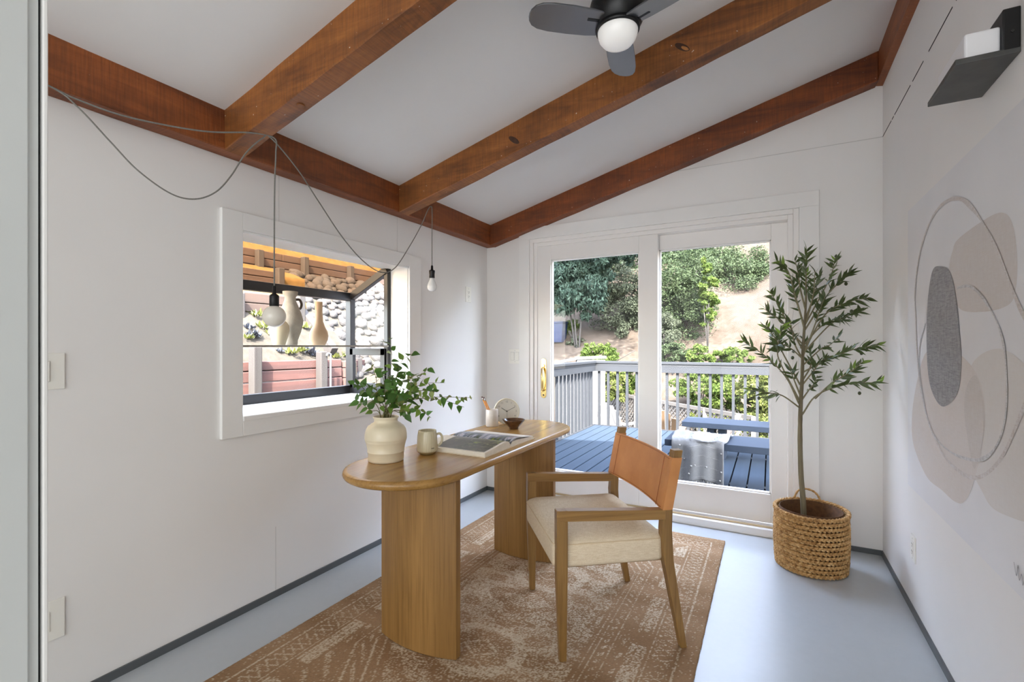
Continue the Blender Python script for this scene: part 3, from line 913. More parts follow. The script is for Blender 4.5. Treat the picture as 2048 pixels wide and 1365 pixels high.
# ------------------------------------------------------------------ chair (local: +x is the chair's back, -y the near side)
M['chair_wood'] = wood('chair_oak', (126, 94, 50), (156, 120, 68), 'z', 1.2, 0.4, bump=0.08)
M['chair_arm'] = wood('chair_oak_arm', (132, 98, 52), (162, 124, 70), 'x', 1.2, 0.38, bump=0.08)
t = NT('linen_seat')
co = t.coords()
wv = t.mix(0.5, t.noise(t.coords((40, 500, 500)), 1, 2), t.noise(t.coords((500, 40, 500)), 1, 2))
t.col(t.ramp(wv, [(0.35, lin((206, 186, 154))), (0.65, lin((232, 218, 194)))]))
t.set(Roughness=0.9); t.p.inputs['Specular IOR Level'].default_value = 0.15
t.bump(wv, 0.25, 0.002)
M['linen'] = t.m
t = NT('tan_leather')
nz = t.noise(t.coords(), 5, 4, 0.6)
t.col(t.ramp(nz, [(0.3, lin((188, 124, 70))), (0.7, lin((210, 148, 90)))]))
t.set(Roughness=0.42)
t.bump(t.noise(t.coords(), 260, 3), 0.12, 0.002)
M['leather'] = t.m
M['leather_dark'] = plain('leather_edge', (158, 92, 46), 0.5)
CH = math.atan2(0.618, 0.786)
chair = thing('desk_chair', 'oak armchair with a linen seat and tan leather sling back', 'chair', (-0.695, 2.13, 0.012), CH)
ZR = -0.012
def cb(mb, name, mat, par=chair, **kw):
    return mb.build(name, mat, par, world=False, **kw)
for s_ in (-1, 1):
    y = s_ * 0.281
    mb = MB()
    rings = []
    for x0, x1, w, z in ((-0.268, -0.240, 0.028, 0), (-0.281, -0.236, 0.036, 0.36 + ZR), (-0.281, -0.236, 0.038, 0.605 + ZR)):
        rings.append([(x0, y - w / 2, z), (x1, y - w / 2, z), (x1, y + w / 2, z), (x0, y + w / 2, z)])
    mb.loft(rings, False, True)
    cb(mb, 'front_leg', M['chair_wood'], bevel=0.002)
    mb = MB()
    rings = []
    for x0, x1, w, z in ((0.245, 0.272, 0.028, 0), (0.170, 0.211, 0.038, 0.372 + ZR), (0.160, 0.203, 0.038, 0.50 + ZR), (0.168, 0.206, 0.038, 0.60 + ZR), (0.213, 0.251, 0.036, 0.825 + ZR)):
        rings.append([(x0, y - w / 2, z), (x1, y - w / 2, z), (x1, y + w / 2, z), (x0, y + w / 2, z)])
    mb.loft(rings, False, True)
    cb(mb, 'back_post', M['chair_wood'], bevel=0.002)
    mb = MB()
    rings = []
    for x, zt_, th in ((-0.281, 0.606 + ZR, 0.042), (0.175, 0.585 + ZR, 0.040)):
        rings.append([(x, y - 0.020, zt_ - th), (x, y + 0.020, zt_ - th), (x, y + 0.020, zt_), (x, y - 0.020, zt_)])
    mb.loft(rings, False, True)
    cb(mb, 'armrest', M['chair_arm'], bevel=0.003)
cb(MB().box(-0.25, 0.185, -0.26, 0.26, 0.365 + ZR, 0.385 + ZR), 'seat_frame', M['chair_wood'])
def rr2(x0, x1, y0, y1, r, n=7):
    out = []
    for cx, cy, a0 in ((x1 - r, y1 - r, 0), (x0 + r, y1 - r, 90), (x0 + r, y0 + r, 180), (x1 - r, y0 + r, 270)):
        for k in range(n + 1):
            a = R(a0 + 90 * k / n)
            out.append((cx + r * math.cos(a), cy + r * math.sin(a)))
    return out
mb = MB(); rings = []
base = rr2(-0.288, 0.185, -0.281, 0.281, 0.035)
for sc_, z in ((0.965, 0.372), (0.99, 0.376), (1.0, 0.388), (1.0, 0.43), (1.003, 0.452), (0.995, 0.466), (0.97, 0.476), (0.90, 0.487), (0.75, 0.498), (0.5, 0.505), (0.2, 0.508)):
    rings.append([((p[0] + 0.05) * sc_ - 0.05, p[1] * sc_, z + ZR) for p in base])
mb.loft(rings, True, True)
seat = cb(mb, 'seat_cushion', M['linen'])
pip = [((p[0] + 0.05) * 1.0 - 0.05, p[1] * 1.0, 0.464 + ZR) for p in base]
cb(MB().tube(pip + [pip[0]], 0.0022, 6, False), 'piping', plain('seat_piping', (214, 192, 158), 0.9), seat)
# leather sling
def postx(z):
    return 0.168 + (z - 0.60) * 0.2 + 0.019
sec = [(0.021, -0.300), (0.0, -0.303), (-0.022, -0.301), (-0.023, -0.281), (-0.020, -0.258)]
n = 14
for k in range(1, n):
    u = -1 + 2 * k / n
    sec.append((-0.018 + 0.020 * (1 - u * u), 0.255 * u))
sec += [(-0.020, 0.258), (-0.023, 0.281), (-0.022, 0.301), (0.0, 0.303), (0.021, 0.300)]
back = [(x + 0.006, y) for x, y in sec[4:-4]][::-1]
rings = []
for k in range(7):
    z = 0.585 + 0.21 * k / 6
    rings.append([(postx(z) + p[0], p[1], z + ZR) for p in sec + [(0.022, 0.262)] + back + [(0.022, -0.262)]])
mb = MB().loft(rings, True, True)
sling = cb(mb, 'leather_back', M['leather'])
sling.modifiers.new('edge', 'EDGE_SPLIT').split_angle = R(50)
for z in (0.592, 0.788):
    cb(MB().tube([(postx(z) + p[0] - 0.0012, p[1], z + ZR) for p in sec[3:-3]], 0.0012, 5), 'stitching', M['leather_dark'], sling)
for s_ in (-1, 1):
    cb(MB().tube([(postx(0.588 + 0.2 * k / 5) - 0.0215, s_ * 0.235, 0.588 + 0.2 * k / 5 + ZR) for k in range(6)], 0.0016, 5), 'stitching', M['leather_dark'], sling)

# ------------------------------------------------------------------ things on the desk
DZ = 0.755
M['cream'] = plain('cream_ceramic', (226, 214, 186), 0.28, var=0.04, scale=10)
va = thing('ceramic_vase', 'ribbed cream ceramic vase at the near end of the desk', 'vase', (-1.467, 1.565, DZ))
pv = [(0.03, 0.0), (0.071, 0.0), (0.0745, 0.003), (0.0755, 0.010), (0.0765, 0.0385), (0.0785, 0.040), (0.0785, 0.044), (0.077, 0.046), (0.0845, 0.082), (0.0875, 0.087), (0.0865, 0.090), (0.0895, 0.094), (0.0895, 0.100), (0.089, 0.115), (0.085, 0.135), (0.076, 0.151), (0.070, 0.154), (0.063, 0.160), (0.052, 0.166), (0.049, 0.172), (0.050, 0.180), (0.0545, 0.186), (0.0545, 0.190), (0.051, 0.192), (0.046, 0.186), (0.045, 0.168), (0.06, 0.15), (0.072, 0.12), (0.065, 0.03), (0.02, 0.012)]
MB().lathe(pv, (-1.467, 1.565, DZ), 56).build('vase_body', M['cream'], va)
mg = thing('mug', 'cream ceramic mug beside the vase', 'mug', (-1.387, 1.748, DZ))
pm_ = [(0.02, 0.0), (0.030, 0.0), (0.034, 0.003), (0.046, 0.014), (0.0475, 0.02), (0.0445, 0.085), (0.0415, 0.104), (0.0405, 0.109), (0.0385, 0.109), (0.0385, 0.10), (0.043, 0.03), (0.03, 0.012)]
t = NT('glazed_mug')
co = t.coords()
zz_ = t.n('SeparateXYZ'); t.l(co, zz_.inputs[0])
t.col(t.mix(t.ramp(zz_.outputs[2], [(0.0135, (0, 0, 0)), (0.0165, (1, 1, 1))]), lin((150, 130, 88)), t.ramp(t.noise(t.coords((300, 300, 6)), 1, 2), [(0.3, lin((196, 186, 154))), (0.7, lin((214, 206, 178)))])))
t.set(Roughness=0.2)
MB().lathe(pm_, (-1.387, 1.748, DZ), 44).build('mug_body', t.m, mg)
ha = Vector((0.68, 0.73, 0)).normalized()
hb = [Vector((-1.387, 1.748, DZ)) + ha * r_ + Vector((0, 0, z)) for r_, z in ((0.041, 0.088), (0.058, 0.09), (0.068, 0.075), (0.067, 0.052), (0.056, 0.038), (0.044, 0.036))]
MB().tube(spline(hb, 6), 0.0055, 10).build('handle', t.m, mg)
for k in range(5):                                # a line of tiny stamped marks
    a = R(-28 + 4.0 * k)
    c = Vector((-1.387 + 0.0468 * math.cos(a), 1.748 + 0.0468 * math.sin(a), DZ + 0.030))
    MB().bar(c, c + Vector((0, 0, 0.0045 + 0.001 * (k % 2))), 0.0016, 0.0008, up=(math.cos(a), math.sin(a), 0)).build('stamp_mark', M['slot'], mg)
cu = thing('pencil_cup', 'off-white ceramic cup holding pencils', 'cup', (-1.515, 2.545, DZ))
M['cup_glaze'] = plain('offwhite_glaze', (222, 214, 202), 0.3, var=0.07, scale=30)
MB().lathe([(0.02, 0.0), (0.036, 0.0), (0.0385, 0.004), (0.0392, 0.05), (0.0385, 0.102), (0.037, 0.1045), (0.0345, 0.103), (0.034, 0.02), (0.02, 0.01)], (-1.515, 2.545, DZ), 40).build('cup_body', M['cup_glaze'], cu)
M['pencil'] = plain('orange_pencil', (214, 136, 40), 0.35)
M['ferrule'] = plain('silver_ferrule', (210, 208, 205), 0.25, 0.6)
M['eraser'] = plain('dark_eraser', (96, 70, 74), 0.7)
for k, (o, tp, lb) in enumerate((((0.012, 0.004), (-0.064, -0.018), 'orange pencil with silver ferrule, the left one in the cup'), ((0.022, 0.009), (-0.0535, -0.0125), 'orange pencil with silver ferrule, the right one in the cup'))):
    a = Vector((-1.515 + o[0], 2.545 + o[1], DZ + 0.014))
    b = Vector((-1.515 + tp[0], 2.545 + tp[1], DZ + 0.182 - 0.004 * k))
    pc = thing('pencil', lb, 'pencil', tuple(a), group='pencils in the cup')
    d_ = (b - a).normalized()
    MB().tube([a, b - d_ * 0.024], 0.0042, 6).build('shaft', M['pencil'], pc)
    MB().tube([b - d_ * 0.024, b - d_ * 0.009], 0.0045, 12).build('ferrule', M['ferrule'], pc)
    MB().tube([b - d_ * 0.009, b], 0.004, 12).build('eraser', M['eraser'], pc)
bo = thing('bowl', 'small dark brown glazed bowl beside the clock', 'bowl', (-1.352, 2.525, DZ))
t = NT('brown_glaze')
t.col(t.ramp(t.noise(t.coords(), 25, 4), [(0.35, lin((62, 40, 26))), (0.7, lin((104, 72, 46)))])); t.set(Roughness=0.15)
MB().lathe([(0.012, 0.0), (0.026, 0.0), (0.028, 0.004), (0.027, 0.008), (0.046, 0.026), (0.066, 0.051), (0.0675, 0.055), (0.066, 0.0565), (0.063, 0.053), (0.042, 0.030), (0.012, 0.014)], (-1.352, 2.525, DZ), 48).build('bowl_body', t.m, bo)
# clock
ck = thing('desk_clock', 'round cream desk clock showing ten past ten', 'clock', (-1.475, 2.66, DZ))
cd = Vector((0.80, -1.0, 0.10)).normalized()     # facing direction
cr_ = Vector((0, 0, 1)).cross(cd).normalized()   # to the viewer's right
cu_ = cd.cross(cr_).normalized()
cc = Vector((-1.475, 2.66, DZ + 0.0815))
def ckp(a, r, d): return cc + (cr_ * math.sin(a) + cu_ * math.cos(a)) * r + cd * d
n = 56
mb = MB()
mb.loft([[ckp(2 * math.pi * k / n, r, d) for k in range(n)] for r, d in ((0.070, -0.032), (0.079, -0.030), (0.0815, -0.022), (0.0815, 0.008), (0.080, 0.012), (0.077, 0.012), (0.0755, 0.004))], True, True)
M['clock_case'] = plain('clock_case_cream', (214, 206, 182), 0.35, var=0.02)
M['clock_face'] = plain('clock_face', (216, 212, 200), 0.5, var=0.01)
mb.build('case', M['clock_case'], ck)
fc = MB().add([ckp(2 * math.pi * k / n, 0.0755, 0.0045) for k in range(n)], [tuple(range(n))]).build('clock_face', M['clock_face'], ck)
M['hand'] = plain('clock_hand_dark', (40, 38, 34), 0.4)
for nm, deg, ln, wd in (('hour_hand', 302, 0.042, 0.0026), ('minute_hand', 64, 0.056, 0.0022), ('second_hand', 180, 0.052, 0.0013)):
    a = R(deg)
    MB().bar(ckp(a, -0.008, 0.007), ckp(a, ln, 0.007), wd, 0.001, up=cd).build(nm, M['hand'], fc)
MB().tube([ckp(0, 0, 0.005), ckp(0, 0, 0.009)], 0.0035, 14).build('hub', M['hand'], fc)
M['numeral'] = plain('clock_numeral', (122, 122, 112), 0.6)
for h in range(1, 13):
    cv = bpy.data.curves.new('numeral', 'FONT')
    cv.body = str(h); cv.size = 0.0165; cv.align_x = 'CENTER'; cv.align_y = 'CENTER'
    tmp = bpy.data.objects.new('numeral_tmp', cv); C.objects.link(tmp)
    bpy.context.view_layer.update()
    me = bpy.data.meshes.new_from_object(tmp.evaluated_get(bpy.context.evaluated_depsgraph_get()))
    bpy.data.objects.remove(tmp)
    me.name = 'numeral'
    mt = Matrix((cr_, cu_, cd)).transposed().to_4x4()
    me.transform(Matrix.Translation(ckp(2 * math.pi * h / 12, 0.060, 0.0052) - Vector((-1.475, 2.66, DZ))) @ mt)
    me.materials.clear(); me.materials.append(M['numeral'])
    o = bpy.data.objects.new('numeral', me); C.objects.link(o); o.parent = fc
# open book: spine runs along x, pages arch on both sides
bk = thing('open_book', 'thick open picture book lying on the desk behind the mug', 'book', (-1.295, 2.045, DZ))
BX0, BX1, GY = -1.475, -1.113, 2.045
M['page'] = plain('book_page_edges', (236, 230, 216), 0.7, var=0.05, scale=40)
M['bcover'] = plain('book_cover_cream', (228, 216, 194), 0.5)
MB().box(BX0 - 0.004, BX1 + 0.004, 1.802, GY - 0.006, DZ, DZ + 0.004).box(BX0 - 0.004, BX1 + 0.004, GY + 0.006, 2.312, DZ, DZ + 0.004).box(BX0 - 0.004, BX1 + 0.004, GY - 0.008, GY + 0.008, DZ, DZ + 0.006).build('cover', M['bcover'], bk)
def pagez(u, h):      # u 0 gutter .. 1 outer edge
    return h * (0.42 + 2.6 * u * math.exp(-4.2 * u) * 1.35 + 0.30 * (1 - u)) if u > 0.02 else h * 0.45
def block(sgn, h, wd):
    top, bot = [], []
    for k in range(19):
        u = k / 18
        top.append((GY + sgn * (0.004 + wd * u), DZ + 0.004 + pagez(u, h)))
        bot.append((GY + sgn * (0.004 + wd * u), DZ + 0.004))
    poly = top + bot[::-1]
    b = MB().prism(poly, lambda p: (BX0, p[0], p[1]), lambda p: (BX1, p[0], p[1]), True).build('page_block', M['page'], bk)
    b.modifiers.new('edge', 'EDGE_SPLIT').split_angle = R(40)
    return top
t = NT('printed_photo_dark')
co = t.coords()
n1 = t.noise(co, 9, 5, 0.65); n2 = t.noise(co, 42, 4, 0.7); n3 = t.noise(t.coords((6, 18, 6)), 1.6, 3, 0.5, 1.0)
c1 = t.ramp(n2, [(0.35, lin((44, 42, 34))), (0.55, lin((84, 82, 60))), (0.72, lin((160, 158, 120)))])
c2 = t.ramp(n1, [(0.35, lin((66, 60, 50))), (0.65, lin((98, 92, 78)))])
c = t.mix(t.ramp(n1, [(0.45, (0, 0, 0)), (0.6, (1, 1, 1))]), c2, c1)
c = t.mix(t.ramp(n3, [(0.62, (0, 0, 0)), (0.68, (0.85, 0.85, 0.85))]), c, lin((150, 162, 52)))
t.col(c); t.set(Roughness=0.3)
photo1 = t.m
t = NT('printed_photo_bright')
co = t.coords((22, 5, 5))
n1 = t.noise(co, 1.3, 3, 0.5, 1.2)
t.col(t.ramp(n1, [(0.28, lin((120, 74, 56))), (0.42, lin((206, 206, 214))), (0.52, lin((116, 122, 140))), (0.62, lin((60, 74, 40))), (0.74, lin((148, 168, 50)))])); t.set(Roughness=0.3)
photo2 = t.m
def photo(top, x0, x1, k0, k1, mat):
    seg = top[k0:k1]
    L = [(x0, p[0], p[1] + 0.0006) for p in seg]; Q = [(x1, p[0], p[1] + 0.0006) for p in seg]
    m_ = len(seg)
    MB().add(L + Q, [(i, i + 1, m_ + i + 1, m_ + i) for i in range(m_ - 1)], True).build('printed_photo', mat, bk)
tp = block(-1, 0.034, 0.234)
photo(tp, -1.405, BX1 - 0.012, 0, 18, photo1)
tp = block(1, 0.024, 0.252)
photo(tp, -1.39, BX1 - 0.004, 0, 16, photo2)
for k, (u1, dz) in enumerate(((0.9, 0.004), (0.8, 0.007), (0.7, 0.009))):        # loose leaves lifting by the gutter
    pts = []
    for j in range(13):
        u = u1 * j / 12
        pts.append((GY + 0.004 + 0.252 * u, DZ + 0.004 + pagez(u, 0.024) + dz * math.sin(math.pi * min(1, u / u1)) + 0.001))
    L = [(BX0 + 0.01, p[0], p[1]) for p in pts]; Q = [(BX1 - 0.002, p[0], p[1]) for p in pts]
    MB().add(L + Q, [(i, i + 1, 13 + i + 1, 13 + i) for i in range(12)], True).build('leaf_page', M['page'] if k < 2 else photo2, bk)

# ------------------------------------------------------------------ vases on the window shelf
SZ = 1.2562
def shelf_vase(name, label, prof, c, mat):
    t_ = thing(name, label, 'vase', c, group='vases on the window shelf')
    MB().lathe(prof, c, 40).build('vase_body', mat, t_)
    return t_
M['sand'] = plain('sand_ceramic', (196, 164, 128), 0.6, var=0.05, scale=20, bump=0.1)
M['stone'] = plain('stone_grey_ceramic', (166, 156, 140), 0.8, var=0.12, scale=25, bump=0.25, bscale=120)
M['cream2'] = plain('matt_cream_ceramic', (206, 190, 158), 0.6, var=0.05)
shelf_vase('bottle_vase', 'tall slim-necked sand ceramic vase on the window shelf', [(0.02, 0), (0.036, 0), (0.040, 0.006), (0.054, 0.035), (0.057, 0.058), (0.052, 0.085), (0.036, 0.118), (0.026, 0.15), (0.0225, 0.20), (0.0225, 0.272), (0.018, 0.273), (0.0175, 0.2), (0.02, 0.15)], (-2.49, 2.06, SZ), M['sand'])
jv = shelf_vase('jug_vase', 'stone grey ceramic jug with a handle on the window shelf', [(0.02, 0), (0.038, 0), (0.041, 0.005), (0.042, 0.03), (0.058, 0.075), (0.070, 0.125), (0.071, 0.15), (0.062, 0.185), (0.045, 0.23), (0.032, 0.262), (0.030, 0.285), (0.040, 0.298), (0.042, 0.318), (0.036, 0.319), (0.026, 0.29), (0.028, 0.26)], (-2.50, 1.865, SZ), M['stone'])
hd = Vector((0.35, 0.94, 0)).normalized()
MB().tube(spline([Vector((-2.50, 1.865, SZ)) + hd * r_ + Vector((0, 0, z)) for r_, z in ((0.031, 0.272), (0.052, 0.272), (0.064, 0.25), (0.060, 0.225), (0.046, 0.214))], 6), 0.0075, 10).build('handle', plain('jug_handle_dark', (84, 68, 56), 0.7), jv)
shelf_vase('small_vase', 'small rounded cream vase in front of the jug on the shelf', [(0.02, 0), (0.030, 0), (0.033, 0.004), (0.046, 0.05), (0.0535, 0.085), (0.051, 0.108), (0.040, 0.128), (0.026, 0.138), (0.022, 0.137), (0.03, 0.12)], (-2.42, 1.735, SZ), M['cream2'])

# ------------------------------------------------------------------ basket
BC = (0.203, 3.195)
bas = thing('woven_basket', 'round woven seagrass basket holding the olive tree', 'basket', (BC[0], BC[1], 0))
t = NT('seagrass')
nz = t.noise(t.coords((1, 1, 1)), 40, 4, 0.65)
t.col(t.ramp(nz, [(0.3, lin((142, 100, 52))), (0.5, lin((188, 146, 90))), (0.72, lin((218, 182, 130)))]))
t.set(Roughness=0.75)
t.bump(t.noise(t.coords((1, 1, 4)), 160, 3), 0.5, 0.003)
M['seagrass'] = t.m
nrow = 13
for i in range(nrow):
    z = 0.016 + i * 0.0255
    r0 = 0.166 + 0.010 * math.sin(math.pi * (i + 1.5) / (nrow + 3)) + (0.006 if i == nrow - 1 else 0)
    mb = MB()
    nb = 34
    for strand in (0, 1, 2):
        pts, rad = [], []
        m_ = nb * 6
        for k in range(m_ + 1):
            th = 2 * math.pi * k / m_
            ph = th * nb / 2 + strand * 2 * math.pi / 3 + i * 0.9
            rr = r0 + 0.0066 * math.sin(2 * ph)
            zz = z + 0.0062 * math.sin(ph)
            pts.append((BC[0] + rr * math.cos(th), BC[1] + rr * math.sin(th), max(0.0075, zz) + (0.006 * math.sin(th * 1 + 0.5) * (i / nrow))))
            rad.append(0.0062 + 0.0012 * math.sin(2 * ph))
        mb.tube(pts, rad, 5, False)
    mb.build('woven_row', M['seagrass'], bas)
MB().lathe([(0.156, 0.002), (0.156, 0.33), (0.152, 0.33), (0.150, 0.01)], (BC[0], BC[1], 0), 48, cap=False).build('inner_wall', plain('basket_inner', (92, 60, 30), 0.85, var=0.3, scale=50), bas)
MB().lathe([(0.001, 0.002), (0.164, 0.002), (0.164, 0.008), (0.001, 0.008)], (BC[0], BC[1], 0), 48).build('base', M['seagrass'], bas)
hn = spline([(BC[0] - 0.075, BC[1] + 0.150, 0.335), (BC[0] - 0.055, BC[1] + 0.165, 0.375), (BC[0] - 0.02, BC[1] + 0.172, 0.392), (BC[0] + 0.02, BC[1] + 0.174, 0.385), (BC[0] + 0.045, BC[1] + 0.170, 0.365), (BC[0] + 0.06, BC[1] + 0.158, 0.335)], 8)
MB().tube(hn, [0.006 + 0.001 * math.sin(i * 1.3) for i in range(len(hn))], 7).build('handle', M['seagrass'], bas)

# ------------------------------------------------------------------ olive tree
def leaf_mesh(name, L, Wd, mat, fold=0.25, curl=0.12, n=6, tip=1.0, base=0.7):
    vs, fs = [], []
    for i in range(n + 1):
        u = i / n
        w = Wd * math.sin(math.pi * min(1, u ** base)) * (1 - 0.25 * u * tip) if 0 < i < n else 0.0006
        z = -curl * L * u * u
        vs += [(L * u, -w / 2, z + fold * w / 2), (L * u, 0, z), (L * u, w / 2, z + fold * w / 2)]
    for i in range(n):
        a = 3 * i
        fs += [(a, a + 3, a + 4, a + 1), (a + 1, a + 4, a + 5, a + 2)]
    mb = MB().add(vs, fs, True)
    me = bpy.data.meshes.new(name)
    me.from_pydata(mb.v, [], mb.f)
    me.polygons.foreach_set('use_smooth', [True] * len(mb.f))
    me.materials.append(mat)
    me.update()
    return me
def leaf_mat(name, front, back, transl=0.25):
    t = NT(name)
    g = t.n('NewGeometry')
    oi = t.n('ObjectInfo')
    br = t.n('MapRange'); br.inputs['To Min'].default_value = 0.7; br.inputs['To Max'].default_value = 1.3
    t.l(oi.outputs['Random'], br.inputs[0])
    c = t.mix(g.outputs['Backfacing'], lin(front), lin(back))
    mm = t.n('VectorMath', operation='SCALE')
    t.l(c, mm.inputs[0]); t.l(br.outputs[0], mm.inputs['Scale'])
    t.l(mm.outputs[0], t.p.inputs['Base Color'])
    t.set(Roughness=0.4)
    tl = t.n('BsdfTranslucent'); t.l(mm.outputs[0], tl.inputs[0])
    mx = t.n('MixShader'); mx.inputs[0].default_value = transl
    t.l(t.p.outputs[0], mx.inputs[1]); t.l(tl.outputs[0], mx.inputs[2]); t.l(mx.outputs[0], t.out.inputs[0])
    return t.m
M['olive'] = leaf_mat('olive_leaf', (84, 100, 56), (118, 130, 96))
M['olive_young'] = leaf_mat('olive_leaf_young', (124, 154, 64), (146, 170, 102))
M['trunk'] = wood('olive_bark', (98, 88, 66), (140, 130, 104), 'z', 2.0, 0.85, bump=0.6)
M['twig'] = plain('olive_twig', (128, 120, 90), 0.7, var=0.15, scale=60)
ot = thing('olive_tree', 'slim olive tree standing in the woven basket', 'tree', (BC[0], BC[1], 0.02))
CAMP = Vector((0, 0, 1.25))
yaw = R(28.373)
fw = Vector((-math.sin(yaw), math.cos(yaw), 0)); rt = Vector((math.cos(yaw), math.sin(yaw), 0))
ZC0 = Vector((BC[0], BC[1], 0)).dot(fw)
def tp_(u, v, dz=0.0):                            # survey point in the upright plane through the basket
    k = ZC0 + dz
    return CAMP + fw * k + rt * ((u - 1024) / 955.4 * k) + Vector((0, 0, (693 - v) / 955.4 * k))
trunk_px = [(1608, 1052, 0), (1606, 1000, 0), (1602, 950, 0), (1600, 880, 0), (1601, 820, 0), (1604, 760, 0), (1606, 700, 0), (1609, 650, 0), (1612, 600, 0), (1612, 550, 0), (1612, 512, 0)]
tpts = spline([tp_(*p) for p in trunk_px], 6)
trad = []
for i in range(len(tpts)):
    u = i / (len(tpts) - 1)
    trad.append((0.0150 - 0.0135 * u ** 1.3) * (1 + 0.10 * mnoise.noise((0, 0, i * 0.7))))
MB().tube(tpts, trad, 12).build('trunk', M['trunk'], ot)
MB().lathe([(0.001, 0.21), (0.150, 0.205), (0.150, 0.15), (0.001, 0.15)], (BC[0], BC[1], 0), 36).build('soil', plain('dark_moss_soil', (64, 50, 34), 0.95, var=0.4, scale=60, bump=0.8, bscale=90), ot)
OL = [leaf_mesh('olive_leaf', 0.066, 0.0180, M['olive'], 0.25, 0.10), leaf_mesh('olive_leaf', 0.056, 0.0170, M['olive'], 0.2, 0.25), leaf_mesh('olive_leaf', 0.074, 0.0160, M['olive'], 0.3, 0.16), leaf_mesh('olive_leaf', 0.052, 0.0175, M['olive_young'], 0.25, 0.05)]
rl = random.Random(11)
OB = [ # start, via..., end in the survey plane; depth of the tip; leaf start; density
 ([(1604, 830), (1635, 790), (1700, 768), (1762, 766)], -0.16, 0.42, 26),
 ([(1630, 798), (1662, 768), (1700, 745), (1728, 722)], -0.20, 0.25, 20),
 ([(1606, 745), (1650, 722), (1705, 700), (1760, 690)], -0.20, 0.28, 30),
 ([(1598, 815), (1565, 792), (1535, 786), (1494, 780)], -0.05, 0.35, 15),
 ([(1598, 808), (1572, 755), (1530, 712), (1484, 682)], 0.02, 0.45, 18),
 ([(1600, 770), (1570, 715), (1552, 680), (1532, 652)], 0.12, 0.45, 20),
 ([(1598, 800), (1560, 725), (1556, 695), (1565, 652)], -0.12, 0.5, 18),
 ([(1605, 700), (1575, 645), (1556, 610), (1540, 584)], 0.05, 0.35, 16),
 ([(1606, 690), (1570, 650), (1548, 632), (1528, 618)], -0.08, 0.3, 14),
 ([(1609, 655), (1590, 590), (1575, 540), (1553, 522)], 0.04, 0.3, 18),
 ([(1611, 610), (1612, 560), (1612, 530), (1613, 502)], 0.0, 0.1, 22),
 ([(1610, 650), (1648, 580), (1664, 545), (1671, 514)], 0.06, 0.35, 18),
 ([(1610, 660), (1655, 590), (1685, 560), (1700, 545)], -0.08, 0.35, 18),
 ([(1608, 700), (1650, 630), (1692, 606), (1735, 596)], -0.12, 0.35, 22),
 ([(1608, 705), (1660, 650), (1700, 630), (1722, 622)], 0.10, 0.35, 20),
 ([(1607, 710), (1630, 650), (1640, 620), (1650, 594)], -0.15, 0.35, 20),
 ([(1605, 770), (1625, 745), (1640, 725), (1652, 718)], -0.16, 0.25, 16),
 ([(1606, 760), (1622, 730), (1618, 700), (1600, 672)], 0.12, 0.3, 12),
 ([(1606, 720), (1590, 690), (1584, 660), (1580, 640)], -0.12, 0.3, 12),
 ([(1600, 790), (1590, 765), (1584, 750), (1578, 735)], -0.08, 0.4, 8),
 ([(1604, 800), (1618, 780), (1628, 768), (1634, 752)], 0.10, 0.3, 10),
 ([(1610, 640), (1625, 600), (1634, 570), (1640, 548)], 0.14, 0.3, 16),
 ([(1609, 660), (1598, 620), (1588, 590), (1584, 566)], 0.12, 0.3, 12),
 ([(1610, 650), (1622, 610), (1628, 580), (1630, 540)], -0.10, 0.3, 13),
 ([(1608, 690), (1640, 655), (1668, 640), (1690, 640)], -0.04, 0.3, 14),
 ([(1607, 720), (1585, 700), (1566, 690), (1548, 690)], -0.14, 0.3, 10),
 ([(1611, 620), (1600, 575), (1596, 545), (1590, 520)], 0.03, 0.3, 12),
 ([(1607, 730), (1640, 700), (1660, 690), (1680, 672)], 0.12, 0.3, 11),
]
n_leaf = 0
extra = MB()
for px, dep, st, cnt in OB:
    pts = spline([tp_(p[0], p[1], dep * (i / (len(px) - 1)) ** 1.2) for i, p in enumerate(px)], 7)
    rad = [0.0042 * (1 - 0.8 * i / (len(pts) - 1)) + 0.0006 for i in range(len(pts))]
    br = MB().tube(pts, rad, 6).build('branch', M['twig'], ot)
    o3 = Vector(OFF[ot.name]['_l'])
    cnt = int(cnt * 1.3)
    for k in range(cnt):
        u = st + (1 - st) * (k + 0.5 * rl.random()) / cnt
        f = u * (len(pts) - 1)
        i = min(int(f), len(pts) - 2)
        p = pts[i].lerp(pts[i + 1], f - i)
        d = (pts[i + 1] - pts[i]).normalized()
        side = d.cross(Vector((0, 0, 1)))
        if side.length < 0.1: side = rt.copy()
        side.normalize()
        s_ = 1 if k % 2 else -1
        spin = Matrix.Rotation(rl.uniform(-1.3, 1.3), 3, d)
        ld = d * rl.uniform(0.55, 0.9) + spin @ (side * s_) * rl.uniform(0.5, 0.95) + Vector((0, 0, rl.uniform(-0.15, 0.3)))
        up = Vector((rl.uniform(-0.7, 0.5), rl.uniform(-1.6, 0.1), rl.uniform(0.0, 1)))
        me = OL[3] if (u > 0.9 and rl.random() < 0.6) or rl.random() < 0.08 else OL[rl.randrange(3)]
        m4 = basis(p - o3, ld, up, rl.uniform(0.75, 1.15))
        if n_leaf < 300:
            inst('leaf', me, br, m4)
        else:
            base_i = len(extra.v)
            extra.add([m4 @ v.co for v in me.vertices], [tuple(q.vertices) for q in me.polygons], True)
        n_leaf += 1
if extra.v:
    me = bpy.data.meshes.new('foliage'); me.from_pydata(extra.v, [], extra.f)
    me.polygons.foreach_set('use_smooth', [True] * len(extra.f)); me.materials.append(M['olive'])
    eo = bpy.data.objects.new('foliage', me); C.objects.link(eo); eo.parent = ot; eo['kind'] = 'stuff'
M['fruit'] = plain('green_olive', (62, 70, 38), 0.3)
